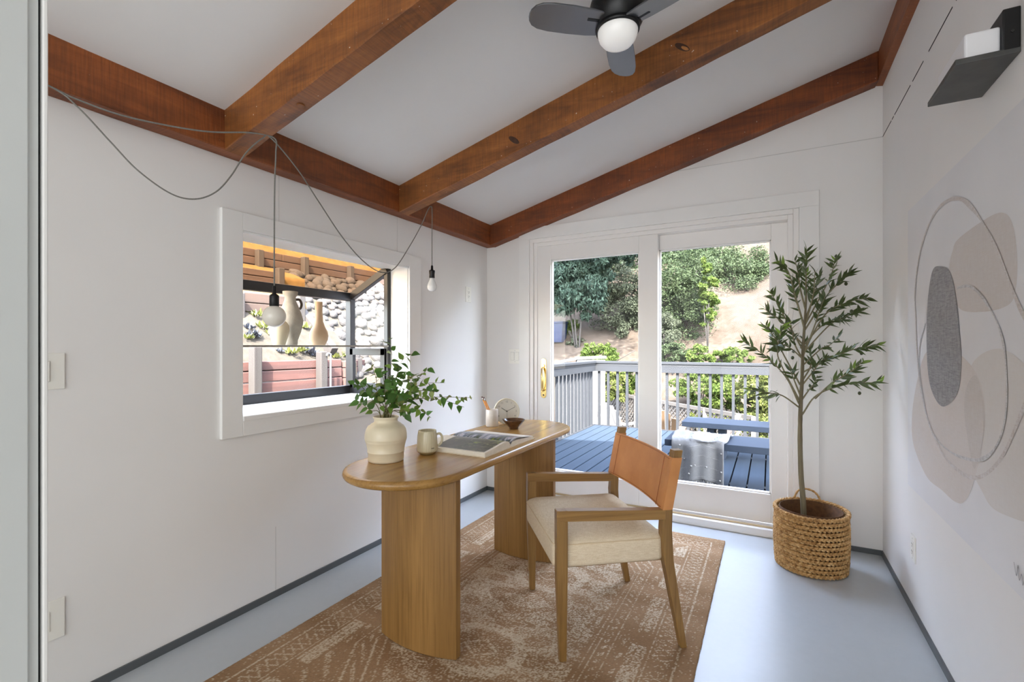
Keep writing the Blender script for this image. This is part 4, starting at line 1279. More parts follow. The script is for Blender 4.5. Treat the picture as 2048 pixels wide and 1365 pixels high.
for u, v, dz in ((1518, 797, -0.03), (1719, 787, 0), (1733, 700, -0.05), (1723, 707, -0.05), (1703, 623, -0.1), (1563, 538, 0.02), (1664, 618, -0.1), (1624, 776, 0.05), (1585, 716, 0), (1692, 568, -0.05), (1553, 668, 0.1)):
    c = tp_(u, v, dz)
    MB().lathe([(0.0004, -0.0105), (0.005, -0.009), (0.0082, -0.003), (0.0085, 0.002), (0.006, 0.008), (0.0004, 0.0105)], tuple(c), 12).build('olive_fruit', M['fruit'], ot)

# ------------------------------------------------------------------ greenery in the vase
gr = thing('leafy_greenery', 'bunch of leafy green stems spreading out of the cream vase', 'plant', (-1.467, 1.565, DZ + 0.02))
M['gleaf'] = leaf_mat('green_leaf', (78, 118, 50), (134, 150, 84), 0.35)
M['gleaf2'] = leaf_mat('green_leaf_light', (124, 156, 70), (156, 168, 104), 0.4)
M['gstem'] = plain('green_stem', (96, 92, 48), 0.6, var=0.2, scale=60)
GL = [leaf_mesh('green_leaf', 0.056, 0.038, M['gleaf'], 0.25, 0.15, 7, 1.0, 0.62), leaf_mesh('green_leaf', 0.044, 0.029, M['gleaf'], 0.3, 0.2, 7, 1.0, 0.65), leaf_mesh('green_leaf', 0.040, 0.025, M['gleaf2'], 0.3, 0.1, 7, 1.0, 0.65)]
ZV = Vector((-1.467, 1.565, 0)).dot(fw)
def gp(u, v, dz=0.0):
    k = ZV + dz
    return CAMP + fw * k + rt * ((u - 1024) / 955.4 * k) + Vector((0, 0, (693 - v) / 955.4 * k))
GS = [
 ([(770, 860), (776, 790), (783, 720), (779, 672)], -0.02, 8), ([(768, 860), (745, 800), (724, 775), (706, 768)], -0.06, 8),
 ([(769, 860), (755, 790), (752, 755), (742, 732)], 0.03, 8), ([(775, 860), (798, 800), (832, 762), (858, 736)], 0.02, 9),
 ([(776, 860), (805, 806), (868, 795), (945, 796)], -0.02, 15), ([(776, 860), (806, 822), (838, 820), (862, 836)], -0.08, 8),
 ([(772, 860), (786, 780), (802, 725), (828, 706)], 0.05, 8), ([(771, 860), (770, 800), (768, 765), (762, 740)], -0.07, 7),
 ([(776, 860), (812, 785), (850, 768), (890, 766)], 0.06, 10), ([(774, 860), (792, 800), (806, 765), (814, 742)], -0.09, 8),
 ([(768, 860), (742, 822), (724, 808), (712, 800)], 0.02, 6), ([(775, 860), (805, 795), (838, 782), (872, 784)], -0.06, 10),
 ([(772, 860), (783, 790), (795, 750), (800, 728)], 0.0, 8), ([(774, 860), (796, 815), (815, 800), (826, 786)], -0.12, 7),
 ([(770, 860), (760, 810), (745, 785), (730, 770)], -0.12, 6), ([(773, 860), (780, 815), (788, 790), (794, 770)], -0.13, 7),
 ([(773, 860), (790, 810), (815, 770), (825, 748)], 0.1, 8), ([(776, 860), (800, 826), (820, 822), (806, 834)], -0.13, 4),
 ([(776, 860), (812, 800), (880, 800), (928, 815)], 0.03, 8),
]
rg = random.Random(5)
o3 = Vector(OFF[gr.name]['_l'])
for px, dep, cnt in GS:
    raw = [gp(p[0], p[1], dep * max(0, (i - 0.6)) / (len(px) - 1.6)) for i, p in enumerate(px)]
    raw[0] = Vector((-1.467 + rg.uniform(-0.02, 0.02), 1.565 + rg.uniform(-0.02, 0.02), DZ + 0.035))
    raw.insert(1, Vector((-1.467, 1.565, DZ + 0.186)) + (raw[1] - raw[0]).normalized() * 0.015 + Vector((rg.uniform(-0.02, 0.02), rg.uniform(-0.02, 0.02), 0)))
    pts = spline(raw, 7)
    stm = MB().tube(pts, [0.0022 - 0.0014 * i / (len(pts) - 1) for i in range(len(pts))], 6).build('stem', M['gstem'], gr)
    cnt = int(cnt * 1.35)
    for k in range(cnt):
        u = 0.44 + 0.56 * (k + 0.6 * rg.random()) / cnt
        f = u * (len(pts) - 1); i = min(int(f), len(pts) - 2)
        p = pts[i].lerp(pts[i + 1], f - i)
        d = (pts[i + 1] - pts[i]).normalized()
        side = d.cross(Vector((0.3, -0.6, 1))).normalized()
        s_ = 1 if k % 2 else -1
        spin = Matrix.Rotation(rg.uniform(-1.2, 1.2), 3, d)
        ld = d * rg.uniform(0.2, 0.7) + spin @ (side * s_) + Vector((0, 0, rg.uniform(-0.45, 0.25)))
        up = Vector((rg.uniform(-0.3, 0.9), rg.uniform(-1.1, 0.3), rg.uniform(0.2, 1)))
        sc_ = rg.uniform(0.7, 1.15) * (0.8 if u > 0.9 else 1)
        # short stalk, then the blade
        inst('leaf', GL[rg.choice((0, 0, 1, 1, 2))] if px[-1][0] < 860 else GL[rg.choice((1, 2, 2))], stm, basis(p - o3, ld, up, sc_))

# ================================================================== outside
# ------------------------------------------------------------------ hillside, patio
def hill(x, y):
    b = -0.9 + 0.74 * max(0.0, y - 11.8)
    b += 0.16 * max(0.0, -x - 4.5) * min(1, max(0, y - 8) / 4)
    b += 0.35 * max(0.0, x + 0.5) * min(1, max(0, y - 11) / 3)
    n = mnoise.fractal(Vector((x * 0.35, y * 0.35, 0)), 1.0, 2.0, 4)
    return b + n * 0.5 * min(1, max(0, (y - 11.5) / 2.0))
def hill_mat():
    t = NT('dry_grass_hillside')
    co = t.coords()
    a = t.noise(co, 0.8, 5, 0.6); b = t.noise(co, 9, 5, 0.7)
    c = t.ramp(b, [(0.3, lin((39, 34, 29))), (0.6, lin((53, 48, 43)))])
    c = t.mix(t.ramp(a, [(0.42, (0, 0, 0)), (0.62, (0.6,) * 3)]), c, lin((31, 25, 20)))
    t.col(c); t.set(Roughness=0.95)
    t.p.inputs['Specular IOR Level'].default_value = 0.05
    t.bump(a, 0.4, 0.05)
    return t.m
nx, ny = 96, 84
vs = []; fs = []
for j in range(ny):
    for i in range(nx):
        x = -24 + 44 * i / (nx - 1)
        y = 8.2 + 34 * (j / (ny - 1)) ** 1.25
        vs.append((x, y, hill(x, y)))
for j in range(ny - 1):
    for i in range(nx - 1):
        a = j * nx + i
        fs.append((a, a + 1, a + nx + 1, a + nx))
tag(MB().add(vs, fs, True).build('hillside', hill_mat(), None), 'steep dry hillside behind the deck', None, None, 'structure')
M['concrete'] = plain('pale_concrete', (81, 77, 75), 0.85, spec=0.05, var=0.08, bump=0.2)
tag(MB().box(-6.5, 4.5, 3.75, 12.6, -1.0, -0.885).build('patio', M['concrete'], None), 'pale concrete patio below the deck', None, None, 'structure')

# ------------------------------------------------------------------ deck
M['deck'] = wood('painted_deck_board', (29, 38, 47), (35, 43, 54), 'y', 0.6, 0.75, spec=0.08, bump=0.12, contrast=(0.3, 0.75))
M['rail'] = plain('grey_rail_paint', (34, 36, 39), 0.8, spec=0.1, var=0.05, scale=3)
M['rail_dark'] = plain('rail_shadow_and_joist', (19, 21, 24), 0.6)  # shade line under the rail cap put into the colour; also used for joists
deck = thing('deck', None, None, (0, 5.8, -0.11), kind='structure')
deck['label'] = 'grey painted plank deck outside the glass door'
PW, GAP = 0.138, 0.0140
bme = None
x = -2.62
k = 0
while x < 2.9:
    if bme is None:
        o = MB().box(-PW / 2, PW / 2, -2.02, 2.02, 0, 0.03).build('plank', M['deck'], deck, bevel=0.003, world=False)
        bme = o
    else:
        o = bpy.data.objects.new('plank', bme.data); C.objects.link(o); o.parent = deck
        m_ = o.modifiers.new('bevel', 'BEVEL'); m_.width = 0.003; m_.segments = 2
    o.location = (x + PW / 2, 0, 0)
    x += PW + GAP; k += 1
MB().box(-2.6, 2.9, 3.78, 7.8, -0.128, -0.118).build('gap_shade_sheet', plain('deck_gap_shade', (12, 14, 17), 0.9, spec=0.0), deck)  # dark sheet added to paint the shade in the plank gaps
for y in (3.95, 5.2, 6.5, 7.7):
    MB().box(-2.6, 2.9, y - 0.04, y + 0.04, -0.26, -0.112).build('joist', M['rail_dark'], deck)

# ------------------------------------------------------------------ railings
def railing(name, label, a, b, pitch, n_skip=0, inside=(0, -1), posts=()):
    """a, b ends of the run on the deck; inside = direction towards the deck"""
    a = Vector((a[0], a[1], 0)); b = Vector((b[0], b[1], 0))
    t_ = thing(name, label, 'railing', ((a.x + b.x) / 2, (a.y + b.y) / 2, -0.11), group='deck railings')
    d = (b - a).normalized(); iv = Vector((*inside, 0))
    L = (b - a).length
    z = lambda q: Vector((0, 0, q))
    MB().bar(a + z(0.985) + iv * 0.01, b + z(0.985) + iv * 0.01, 0.14, 0.036).build('cap_rail', M['rail'], t_, bevel=0.003)
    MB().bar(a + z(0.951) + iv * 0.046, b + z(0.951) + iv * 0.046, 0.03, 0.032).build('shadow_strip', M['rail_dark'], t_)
    MB().bar(a + z(0.885) + iv * 0.04, b + z(0.885) + iv * 0.04, 0.036, 0.105).build('top_rail', M['rail'], t_, bevel=0.002)
    MB().bar(a + z(-0.15) + iv * 0.02, b + z(-0.15) + iv * 0.02, 0.036, 0.16).build('rim_board', M['rail'], t_, bevel=0.002)
    me = None
    k = 0.10
    while k < L:
        p = a + d * k
        if me is None:
            o = MB().box(-0.019, 0.019, -0.019, 0.019, -0.12, 0.94).build('baluster', M['rail'], t_, world=False)
            me = o.data
        else:
            o = bpy.data.objects.new('baluster', me); C.objects.link(o); o.parent = t_
        o.location = p - Vector(t_.location) * 1.0 + Vector((0, 0, t_.location.z)) + Vector((0, 0, 0.11))
        o.location.z = 0.11
        k += pitch
    for k in posts:
        p = a + d * k
        MB().box(p.x - 0.045, p.x + 0.045, p.y - 0.045, p.y + 0.045, -0.2, 0.965).build('post', M['rail'], t_, bevel=0.003)
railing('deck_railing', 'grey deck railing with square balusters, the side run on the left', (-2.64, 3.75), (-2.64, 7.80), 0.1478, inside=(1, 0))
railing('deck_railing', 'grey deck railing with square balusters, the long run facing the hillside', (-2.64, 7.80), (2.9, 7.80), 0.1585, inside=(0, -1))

# ------------------------------------------------------------------ benches, throw, cushion
M['bench'] = plain('blue_grey_bench', (34, 41, 51), 0.7, spec=0.1, var=0.05, bump=0.08)
def bench(label, x0, x1, y0, y1, zt_):
    t_ = thing('bench', label, 'bench', ((x0 + x1) / 2, (y0 + y1) / 2, -0.08), group='deck benches')
    MB().box(x0, x1, y0, y1, zt_ - 0.062, zt_).build('bench_top', M['bench'], t_, bevel=0.004)
    for xx in (x0 + 0.36, x1 - 0.36):
        MB().box(xx - 0.09, xx - 0.01, y0 + 0.10, y1 - 0.10, -0.08, zt_ - 0.062).build('leg', M['bench'], t_, bevel=0.003)
        MB().box(xx + 0.03, xx + 0.11, y0 + 0.10, y1 - 0.10, -0.08, zt_ - 0.062).build('leg', M['bench'], t_, bevel=0.003)
    return t_
bench('low blue-grey bench with the fringed throw on it', -0.90, 1.7, 4.78, 5.27, 0.35)
bench('low blue-grey bench standing farther out by the railing', -0.93, 1.7, 6.0, 6.46, 0.35)
def throw():
    t_ = thing('throw_blanket', 'pale fringed throw blanket draped over the near bench', 'blanket', (-0.6, 4.9, 0.35))
    nu, nv = 44, 60
    V = []
    x0, x1 = -0.83, -0.37
    prof = []
    rows = []
    for j in range(nv):
        v = j / (nv - 1)
        s_ = v * 0.82                            # length along the cloth from the back
        row = []
        for i in range(nu):
            u = i / (nu - 1)
            x = x0 + (x1 - x0) * u
            wob = 0.016 * math.sin(u * 9 + 0.6) + 0.010 * math.sin(u * 21 + 1.2 + v * 2)
            lim = 0.47 - 0.12 * abs(u - 0.6)
            if s_ < lim:
                y = 5.22 - s_ - 0.03 * u; z = 0.362 + 0.5 * abs(wob) + 0.030 * math.exp(-((s_ - 0.18) / 0.09) ** 2) * (1 + math.sin(u * 7)) * 0.6
                x += 0.05 * (1 - v) * (1 if u > 0.5 else -0.4)
            else:
                h = s_ - lim
                y = 4.772 - 0.006 + wob * 0.9 * min(1, h / 0.08) - 0.02 * min(1, h / 0.05)
                z = 0.362 - h + 0.0
            row.append((x, y, max(z, -0.05)))
        rows.append(row)
    vs = [p for r in rows for p in r]
    fs = [(j * nu + i, j * nu + i + 1, (j + 1) * nu + i + 1, (j + 1) * nu + i) for j in range(nv - 1) for i in range(nu - 1)]
    t = NT('woven_throw')
    wv = t.noise(t.coords((300, 30, 300)), 1, 2)
    t.col(t.ramp(wv, [(0.3, lin((68, 66, 66))), (0.7, lin((92, 93, 93)))])); t.set(Roughness=0.95)
    t.bump(wv, 0.4, 0.004)
    cl = MB().add(vs, fs, True).build('cloth', t.m, t_)
    sm = cl.modifiers.new('thick', 'SOLIDIFY'); sm.thickness = 0.006; sm.offset = 1
    wm = plain('throw_white_yarn', (103, 102, 99), 0.95)
    rr = random.Random(2)
    mb = MB()
    for i in range(nu * 2):
        p = Vector(rows[-1][min(nu - 1, i // 2)]) + Vector((0.005 * (i % 2), 0, 0))
        mb.tube([p, p + Vector((rr.uniform(-0.008, 0.008), rr.uniform(-0.006, 0.004), -0.018)), p + Vector((rr.uniform(-0.014, 0.014), rr.uniform(-0.01, 0.006), -0.040))], 0.0026, 4)
    for i in range(nu):
        p = Vector(rows[0][i])
        mb.tube([p, p + Vector((rr.uniform(-0.01, 0.01), 0.02, 0.004)), p + Vector((rr.uniform(-0.014, 0.014), 0.035, -0.004))], 0.0026, 4)
    f = mb.build('fringe', wm, t_); f['kind'] = 'stuff'
    for j in range(8, nv, 7):
        MB().tube([Vector(rows[j][i]) + Vector((0, -0.004, 0.004)) for i in range(0, nu, 2)], 0.0028, 5).build('stripe', wm, cl)
    for k in range(34):
        j = rr.randrange(4, nv - 3); i = rr.randrange(2, nu - 2)
        p = Vector(rows[j][i]) + Vector((0, -0.006, 0.005))
        MB().lathe([(0.0005, -0.008), (0.008, -0.005), (0.010, 0.0), (0.007, 0.005), (0.0005, 0.008)], tuple(p), 7).build('tuft', wm, cl)
throw()
cu2 = thing('outdoor_cushion', 'pale cushion standing on the far bench at the right pane edge', 'cushion', (0.16, 6.2, 0.35))
mb = MB(); rings = []
for k in range(13):
    a = -1 + 2 * k / 12
    w = (1 - abs(a) ** 3.2) ** 0.5
    rings.append([(0.16 + 0.07 * w * math.cos(q) + 0.0, 6.2 + 0.19 * (0.6 + 0.4 * w) * a, 0.35 + 0.155 + 0.15 * (0.75 + 0.25 * w) * math.sin(q)) for q in (2 * math.pi * j / 16 for j in range(16))])
mb.loft(rings, True, True)
mb.build('cushion_cover', plain('pale_cushion', (123, 122, 120), 0.9), cu2)

# ------------------------------------------------------------------ lattice fence and lower yard chairs
lf = thing('lattice_fence', 'dark diagonal lattice fence on the patio beyond the deck', 'fence', (-2.0, 10.9, -0.885))
A0 = Vector((-3.75, 12.5, 0)); A1 = Vector((-0.25, 9.30, 0))
dl = (A1 - A0).normalized(); LL = (A1 - A0).length
M['lattice'] = plain('weathered_dark_lattice', (51, 48, 45), 0.8, var=0.2)
MB().bar(A0, A1, 0.06, 0.07).build('fence_rail', M['lattice'], lf)
MB().bar(A0 + Vector((0, 0, -0.84)), A1 + Vector((0, 0, -0.84)), 0.05, 0.07).build('fence_rail', M['lattice'], lf)
for q in (0, 0.25, 0.5, 0.75, 1.0):
    p = A0.lerp(A1, q)
    MB().bar(p + Vector((0, 0, -0.885)), p + Vector((0, 0, 0.02)), 0.08, 0.08, up=(1, 0, 0)).build('fence_post', M['lattice'], lf)
nrm = dl.cross(Vector((0, 0, 1)))
mb = MB()
s_ = -0.8
while s_ < LL:
    for sg, off in ((1, 0.008), (-1, -0.008)):
        q0, q1 = (s_, s_ + 0.8) if sg > 0 else (s_ + 0.8, s_)
        z0, z1 = -0.8, 0.0
        def clipq(q, z): return q, z
        # clip to the fence length
        pa, pb = (q0, z0), (q1, z1)
        def at_q(q):
            f = (q - pa[0]) / (pb[0] - pa[0]); return pa[1] + (pb[1] - pa[1]) * f
        lo, hi = max(0, min(q0, q1)), min(LL, max(q0, q1))
        if hi - lo > 0.03:
            mb.bar(A0 + dl * lo + Vector((0, 0, at_q(lo))) + nrm * off, A0 + dl * hi + Vector((0, 0, at_q(hi))) + nrm * off, 0.012, 0.030, up=nrm.cross(dl))
    s_ += 0.115
lo_ = mb.build('lattice_slats', M['lattice'], lf); lo_['kind'] = 'stuff'
def adirondack(label, c, rz, rgb):
    t_ = thing('garden_chair', label, 'chair', (c[0], c[1], -0.885), rz, group='garden chairs on the patio')
    m_ = plain('garden_chair_paint', rgb, 0.7, var=0.06)
    b_ = lambda mb, nm: mb.build(nm, m_, t_, world=False, bevel=0.003)
    for k in range(6):                           # local: +x is the back
        y = (k - 2.5) * 0.092
        hgt = 1.0 - 0.022 * (k - 2.5) ** 2
        b_(MB().bar((0.06, y * 0.9, 0.30), (0.42, y * 1.12, hgt), 0.082, 0.02, up=(1, 0, 0)), 'back_slat')
    for k in range(5):
        x = -0.46 + k * 0.105
        b_(MB().box(x, x + 0.095, -0.27, 0.27, 0.37 - 0.02 * k, 0.39 - 0.02 * k), 'seat_slat')
    for s_ in (-1, 1):
        b_(MB().bar((-0.45, s_ * 0.31, 0), (-0.42, s_ * 0.31, 0.56), 0.03, 0.10, up=(1, 0, 0)), 'front_leg')
        b_(MB().bar((-0.46, s_ * 0.28, 0.34), (0.48, s_ * 0.28, 0.03), 0.03, 0.11), 'side_rail')
        b_(MB().box(-0.52, 0.24, s_ * 0.33 - 0.07, s_ * 0.33 + 0.07, 0.56, 0.582), 'arm')
    b_(MB().box(0.17, 0.20, -0.33, 0.33, 0.53, 0.60), 'back_brace')
adirondack('white slatted garden chair beyond the railing near its corner', (-2.78, 9.75), R(250), (106, 104, 101))
adirondack('tan slatted garden chair seen from behind through the balusters', (-1.78, 9.15), R(275), (83, 66, 47))
adirondack('pale wooden garden chair in side view beyond the benches', (-0.85, 8.70), R(20), (95, 85, 76))
# stair parapet with a pale cap, left beyond the railing
pw = thing('stair_parapet', 'low pale parapet with a grey cap rising beyond the deck corner', 'parapet', (-3.8, 10.4, -0.885))
MB().bar((-4.30, 10.20, 0.02), (-3.92, 10.38, 0.02), 0.16, 1.72, up=(0, 0, 1)).bar((-3.92, 10.38, 0.03), (-3.36, 10.70, 0.03), 0.16, 1.82, up=(0, 0, 1)).build('parapet_wall', plain('parapet_white', (76, 76, 78), 0.8), pw)
MB().bar((-4.36, 10.17, 0.87), (-3.93, 10.375, 0.965), 0.22, 0.05).bar((-3.94, 10.37, 0.975), (-3.34, 10.71, 1.0), 0.22, 0.06).build('parapet_cap', plain('parapet_cap', (56, 53, 49), 0.8), pw)
bb = thing('storage_bin', 'blue bin standing under the trees on the hillside', 'bin', (-6.3, 14.8, hill(-6.3, 14.8)))
hz = hill(-6.3, 14.8)
M['bin'] = plain('blue_bin_plastic', (10, 22, 44), 0.8, spec=0.1)
mb = MB(); mb.loft([[(-6.3 + sx * w, 14.8 + sy * w * 0.7, z) for sx, sy in ((-1, -1), (1, -1), (1, 1), (-1, 1))] for w, z in ((0.26, hz), (0.32, hz + 0.62))], False, True)
mb.build('bin_body', M['bin'], bb, bevel=0.02)
MB().box(-6.64, -5.96, 14.53, 15.07, hz + 0.62, hz + 0.69).build('bin_lid', M['bin'], bb, bevel=0.015)

# ------------------------------------------------------------------ trees and shrubs
def foliage_mat(name, a, b, tr=0.3):
    t = NT(name)
    g = t.n('NewGeometry')
    c = t.ramp(t.noise(t.coords(), 3.0, 4, 0.7), [(0.3, lin(a)), (0.7, lin(b))])
    rd = t.n('MapRange'); rd.inputs['To Min'].default_value = 0.6; rd.inputs['To Max'].default_value = 1.35
    t.l(g.outputs['Random Per Island'], rd.inputs[0])
    mm = t.n('VectorMath', operation='SCALE'); t.l(c, mm.inputs[0]); t.l(rd.outputs[0], mm.inputs['Scale'])
    t.l(mm.outputs[0], t.p.inputs['Base Color']); t.set(Roughness=0.7)
    t.p.inputs['Specular IOR Level'].default_value = 0.12
    tl = t.n('BsdfTranslucent'); t.l(mm.outputs[0], tl.inputs[0])
    mx = t.n('MixShader'); mx.inputs[0].default_value = tr
    t.l(t.p.outputs[0], mx.inputs[1]); t.l(tl.outputs[0], mx.inputs[2]); t.l(mx.outputs[0], t.out.inputs[0])
    return t.m
F_oak = foliage_mat('oak_foliage', (28, 38, 22), (44, 53, 34))
F_dark = foliage_mat('dark_oak_foliage', (23, 34, 19), (36, 47, 28))
F_grey = foliage_mat('grey_green_foliage', (36, 41, 31), (54, 59, 46))
F_blue = foliage_mat('blue_green_conifer', (30, 45, 38), (49, 62, 53))
F_lime = foliage_mat('lime_foliage', (41, 57, 19), (60, 71, 31), 0.4)
F_yel = foliage_mat('yellow_green_foliage', (53, 61, 24), (71, 76, 39), 0.4)
M['bark'] = plain('grey_brown_bark', (20, 17, 14), 0.9, var=0.25, scale=12, bump=0.5)
def crown_mesh(name, c, rad, n_blob, n_leaf, size, seed, mat, droop=0.0, long_=1.0):
    rng = np.random.RandomState(seed)
    d = rng.normal(size=(n_blob, 3)); d /= np.linalg.norm(d, axis=1)[:, None]
    bc = d * (rng.uniform(0.15, 1.0, n_blob) ** 0.5)[:, None] * 0.82 * np.array(rad) + np.array(c)
    br = rng.uniform(0.16, 0.34, n_blob) * min(rad)
    which = rng.randint(0, n_blob, n_leaf)
    dd = rng.normal(size=(n_leaf, 3)); dd /= np.linalg.norm(dd, axis=1)[:, None]
    p = bc[which] + dd * (br[which] * rng.uniform(0.55, 1.05, n_leaf))[:, None] * np.array((1.15, 1.15, 0.85))
    ax = rng.normal(size=(n_leaf, 3)); ax[:, 2] -= droop; ax /= np.linalg.norm(ax, axis=1)[:, None]
    nr = dd + rng.normal(size=(n_leaf, 3)) * 0.6
    sd = np.cross(nr, ax); sd /= np.maximum(1e-6, np.linalg.norm(sd, axis=1))[:, None]
    s = size * rng.uniform(0.6, 1.4, n_leaf)
    a = ax * (s * long_)[:, None]; b = sd * (s * 0.5)[:, None]
    v = np.stack([p - a, p + b, p + a, p - b], 1).reshape(-1, 3)
    me = bpy.data.meshes.new(name)
    me.vertices.add(len(v)); me.vertices.foreach_set('co', v.ravel())
    idx = np.arange(len(v))
    me.loops.add(len(v)); me.loops.foreach_set('vertex_index', idx)
    me.polygons.add(n_leaf); me.polygons.foreach_set('loop_start', np.arange(0, len(v), 4)); me.polygons.foreach_set('loop_total', np.full(n_leaf, 4))
    me.update(); me.validate()
    me.materials.append(mat)
    return me
def tree(name, label, cat, c, rad, mat, n_leaf, size, seed, group, trunk=True, droop=0.0, long_=1.0, n_blob=46):
    gz = hill(c[0], c[1]) if c[1] > 8.2 else -0.885
    t_ = thing(name, label, cat, (c[0], c[1], gz), group=group)
    me = crown_mesh('crown', (0, 0, c[2] - gz), rad, n_blob, n_leaf, size, seed, mat, droop, long_)
    o = bpy.data.objects.new('crown', me); C.objects.link(o); o.parent = t_; o['kind'] = 'stuff'
    r_ = random.Random(seed)
    if trunk:
        h = c[2] - gz
        for k in range(3):
            top = Vector((r_.uniform(-0.5, 0.5) * rad[0], r_.uniform(-0.5, 0.5) * rad[1], h + r_.uniform(0, 0.5) * rad[2]))
            mid = Vector((top.x * 0.4, top.y * 0.4, h * 0.5))
            MB().tube(spline([(0.05 * k, 0, -0.15), mid, top], 5), [0.035 - 0.022 * i / 10 for i in range(11)], 7).build('trunk', M['bark'], t_, world=False)
    else:
        for k in range(4):
            MB().tube([(0, 0, -0.05), (r_.uniform(-0.5, 0.5) * rad[0], r_.uniform(-0.5, 0.5) * rad[1], rad[2])], 0.012, 5).build('stem', M['bark'], t_, world=False)
    return t_
TG = 'trees on the hillside'; SG = 'shrubs below and beyond the deck'
def hp(u, v, k):                                  # survey point at forward distance k
    return CAMP + fw * k + rt * ((u - 1024) / 955.4 * k) + Vector((0, 0, (693 - v) / 955.4 * k))
def tr_at(u, v, k): p = hp(u, v, k); return (p.x, p.y, p.z)
tree('conifer', 'blue-green conifer with drooping boughs at the left of the door view', 'tree', tr_at(1152, 566, 15.3), (1.6, 1.0, 1.4), F_blue, 17000, 0.045, 21, TG, droop=1.2, long_=1.6, n_blob=70)
tree('conifer', 'pale conifer bough reaching in along the top of the left pane', 'tree', tr_at(1215, 512, 14.2), (1.9, 0.6, 0.42), F_blue, 7000, 0.045, 22, TG, trunk=False, droop=0.8, long_=1.6)
tree('hillside_tree', 'grey-green tree behind the middle door stile', 'tree', tr_at(1246, 606, 15.4), (1.4, 1.0, 1.85), F_grey, 22000, 0.036, 23, TG, trunk=False, n_blob=80)
tree('hillside_tree', 'dark tree at the top behind the conifer', 'tree', tr_at(1190, 525, 19.0), (3.4, 1.3, 2.0), F_dark, 26000, 0.045, 24, TG, trunk=False, n_blob=110)
tree('hillside_tree', 'dense oak filling the left half of the right pane', 'tree', tr_at(1368, 598, 14.8), (1.2, 1.2, 1.8), F_oak, 30000, 0.034, 25, TG, trunk=False, n_blob=110)
tree('hillside_tree', 'shaded oak crown at the top of the right pane', 'tree', tr_at(1375, 520, 18.0), (1.9, 1.2, 1.3), F_dark, 20000, 0.042, 26, TG, trunk=False, n_blob=80)
tree('hillside_tree', 'round oak on the bare slope in the upper right pane', 'tree', tr_at(1472, 556, 16.2), (1.45, 1.2, 1.45), F_oak, 26000, 0.036, 27, TG, n_blob=90)
tree('climbing_vine', 'bright green vine climbing between the two oaks', 'vine', tr_at(1416, 585, 13.6), (0.30, 0.3, 1.4), F_lime, 4200, 0.045, 28, TG, trunk=False)
tree('hillside_tree', 'grey shrubby tree low beside the middle stile in the right pane', 'tree', tr_at(1328, 665, 13.8), (0.55, 0.6, 0.75), F_grey, 8000, 0.032, 29, TG, trunk=False)
# unseen tall tree, added above the door view to shade the left slope
st_ = thing('added_shade_tree', 'unseen dark tree added above the door to shade the left of the hillside', 'tree', (-6.2, 8.9, -0.885), group=TG)
me = crown_mesh('crown', (2.6, 1.0, 8.7), (3.2, 2.6, 1.9), 70, 16000, 0.10, 30, F_dark)
o = bpy.data.objects.new('crown', me); C.objects.link(o); o.parent = st_; o['kind'] = 'stuff'
for q in ((2.0, 0.6, 8.2), (3.2, 1.6, 8.6), (2.6, 0.2, 9.2)):
    MB().tube(spline([(0, 0, -0.1), (0.1, 0.1, 3.0), (0.6, 0.3, 5.6), q], 6), [0.16 - 0.12 * k / 18 for k in range(19)], 8).build('trunk', M['bark'], st_, world=False)
for k, (u, v, d_, r3, m_, n_, sd, lb) in enumerate((
    (1182, 705, 13.6, (0.30, 0.3, 0.28), F_lime, 900, 31, 'small green shrub above the parapet'),
    (1215, 712, 12.9, (0.30, 0.3, 0.40), F_lime, 1200, 32, 'upright lime shrub above the railing corner'),
    (1228, 770, 12.0, (0.42, 0.3, 0.45), F_yel, 1700, 33, 'yellow-green shrub behind the first balusters'),
    (1262, 760, 12.2, (0.38, 0.3, 0.40), F_lime, 1500, 34, 'leafy shrub behind the lattice at the left pane edge'),
    (1345, 708, 13.2, (0.55, 0.4, 0.28), F_oak, 1600, 35, 'low shrub above the railing next to the stile'),
    (1400, 712, 12.8, (0.42, 0.4, 0.26), F_lime, 1400, 36, 'lime shrub above the railing in the middle of the right pane'),
    (1462, 715, 12.8, (0.55, 0.4, 0.24), F_lime, 1600, 37, 'spreading lime shrub above the railing towards the right'),
    (1395, 775, 11.6, (0.62, 0.4, 0.55), F_lime, 3200, 38, 'dense green bush behind the balusters left of centre'),
    (1450, 790, 11.0, (0.60, 0.4, 0.60), F_lime, 3200, 39, 'dense green bush behind the balusters over the far bench'),
    (1505, 790, 10.6, (0.60, 0.4, 0.65), F_yel, 3400, 40, 'yellow-green bush behind the balusters at the right'),
    (1552, 800, 10.2, (0.60, 0.4, 0.65), F_yel, 3000, 41, 'yellow-green bush half hidden by the door frame'),
    (1425, 850, 9.7, (0.75, 0.35, 0.35), F_yel, 2600, 42, 'low yellowish shrub seen under the far bench'),
    (1500, 865, 9.3, (0.75, 0.35, 0.40), F_yel, 2800, 43, 'low yellowish shrub under the far bench at the right'),
    (1150, 690, 15.6, (0.35, 0.3, 0.30), F_grey, 900, 44, 'dry grey tuft on the slope below the bin'),
    (1140, 655, 16.3, (0.30, 0.3, 0.28), F_lime, 700, 45, 'green tuft right of the bin'))):
    c = tr_at(u, v, d_)
    r3 = tuple(q * 1.22 for q in r3)
    tree('shrub', lb, 'shrub', c, r3, m_, int(n_ * 2.2), 0.034, sd, SG, trunk=False, n_blob=34)

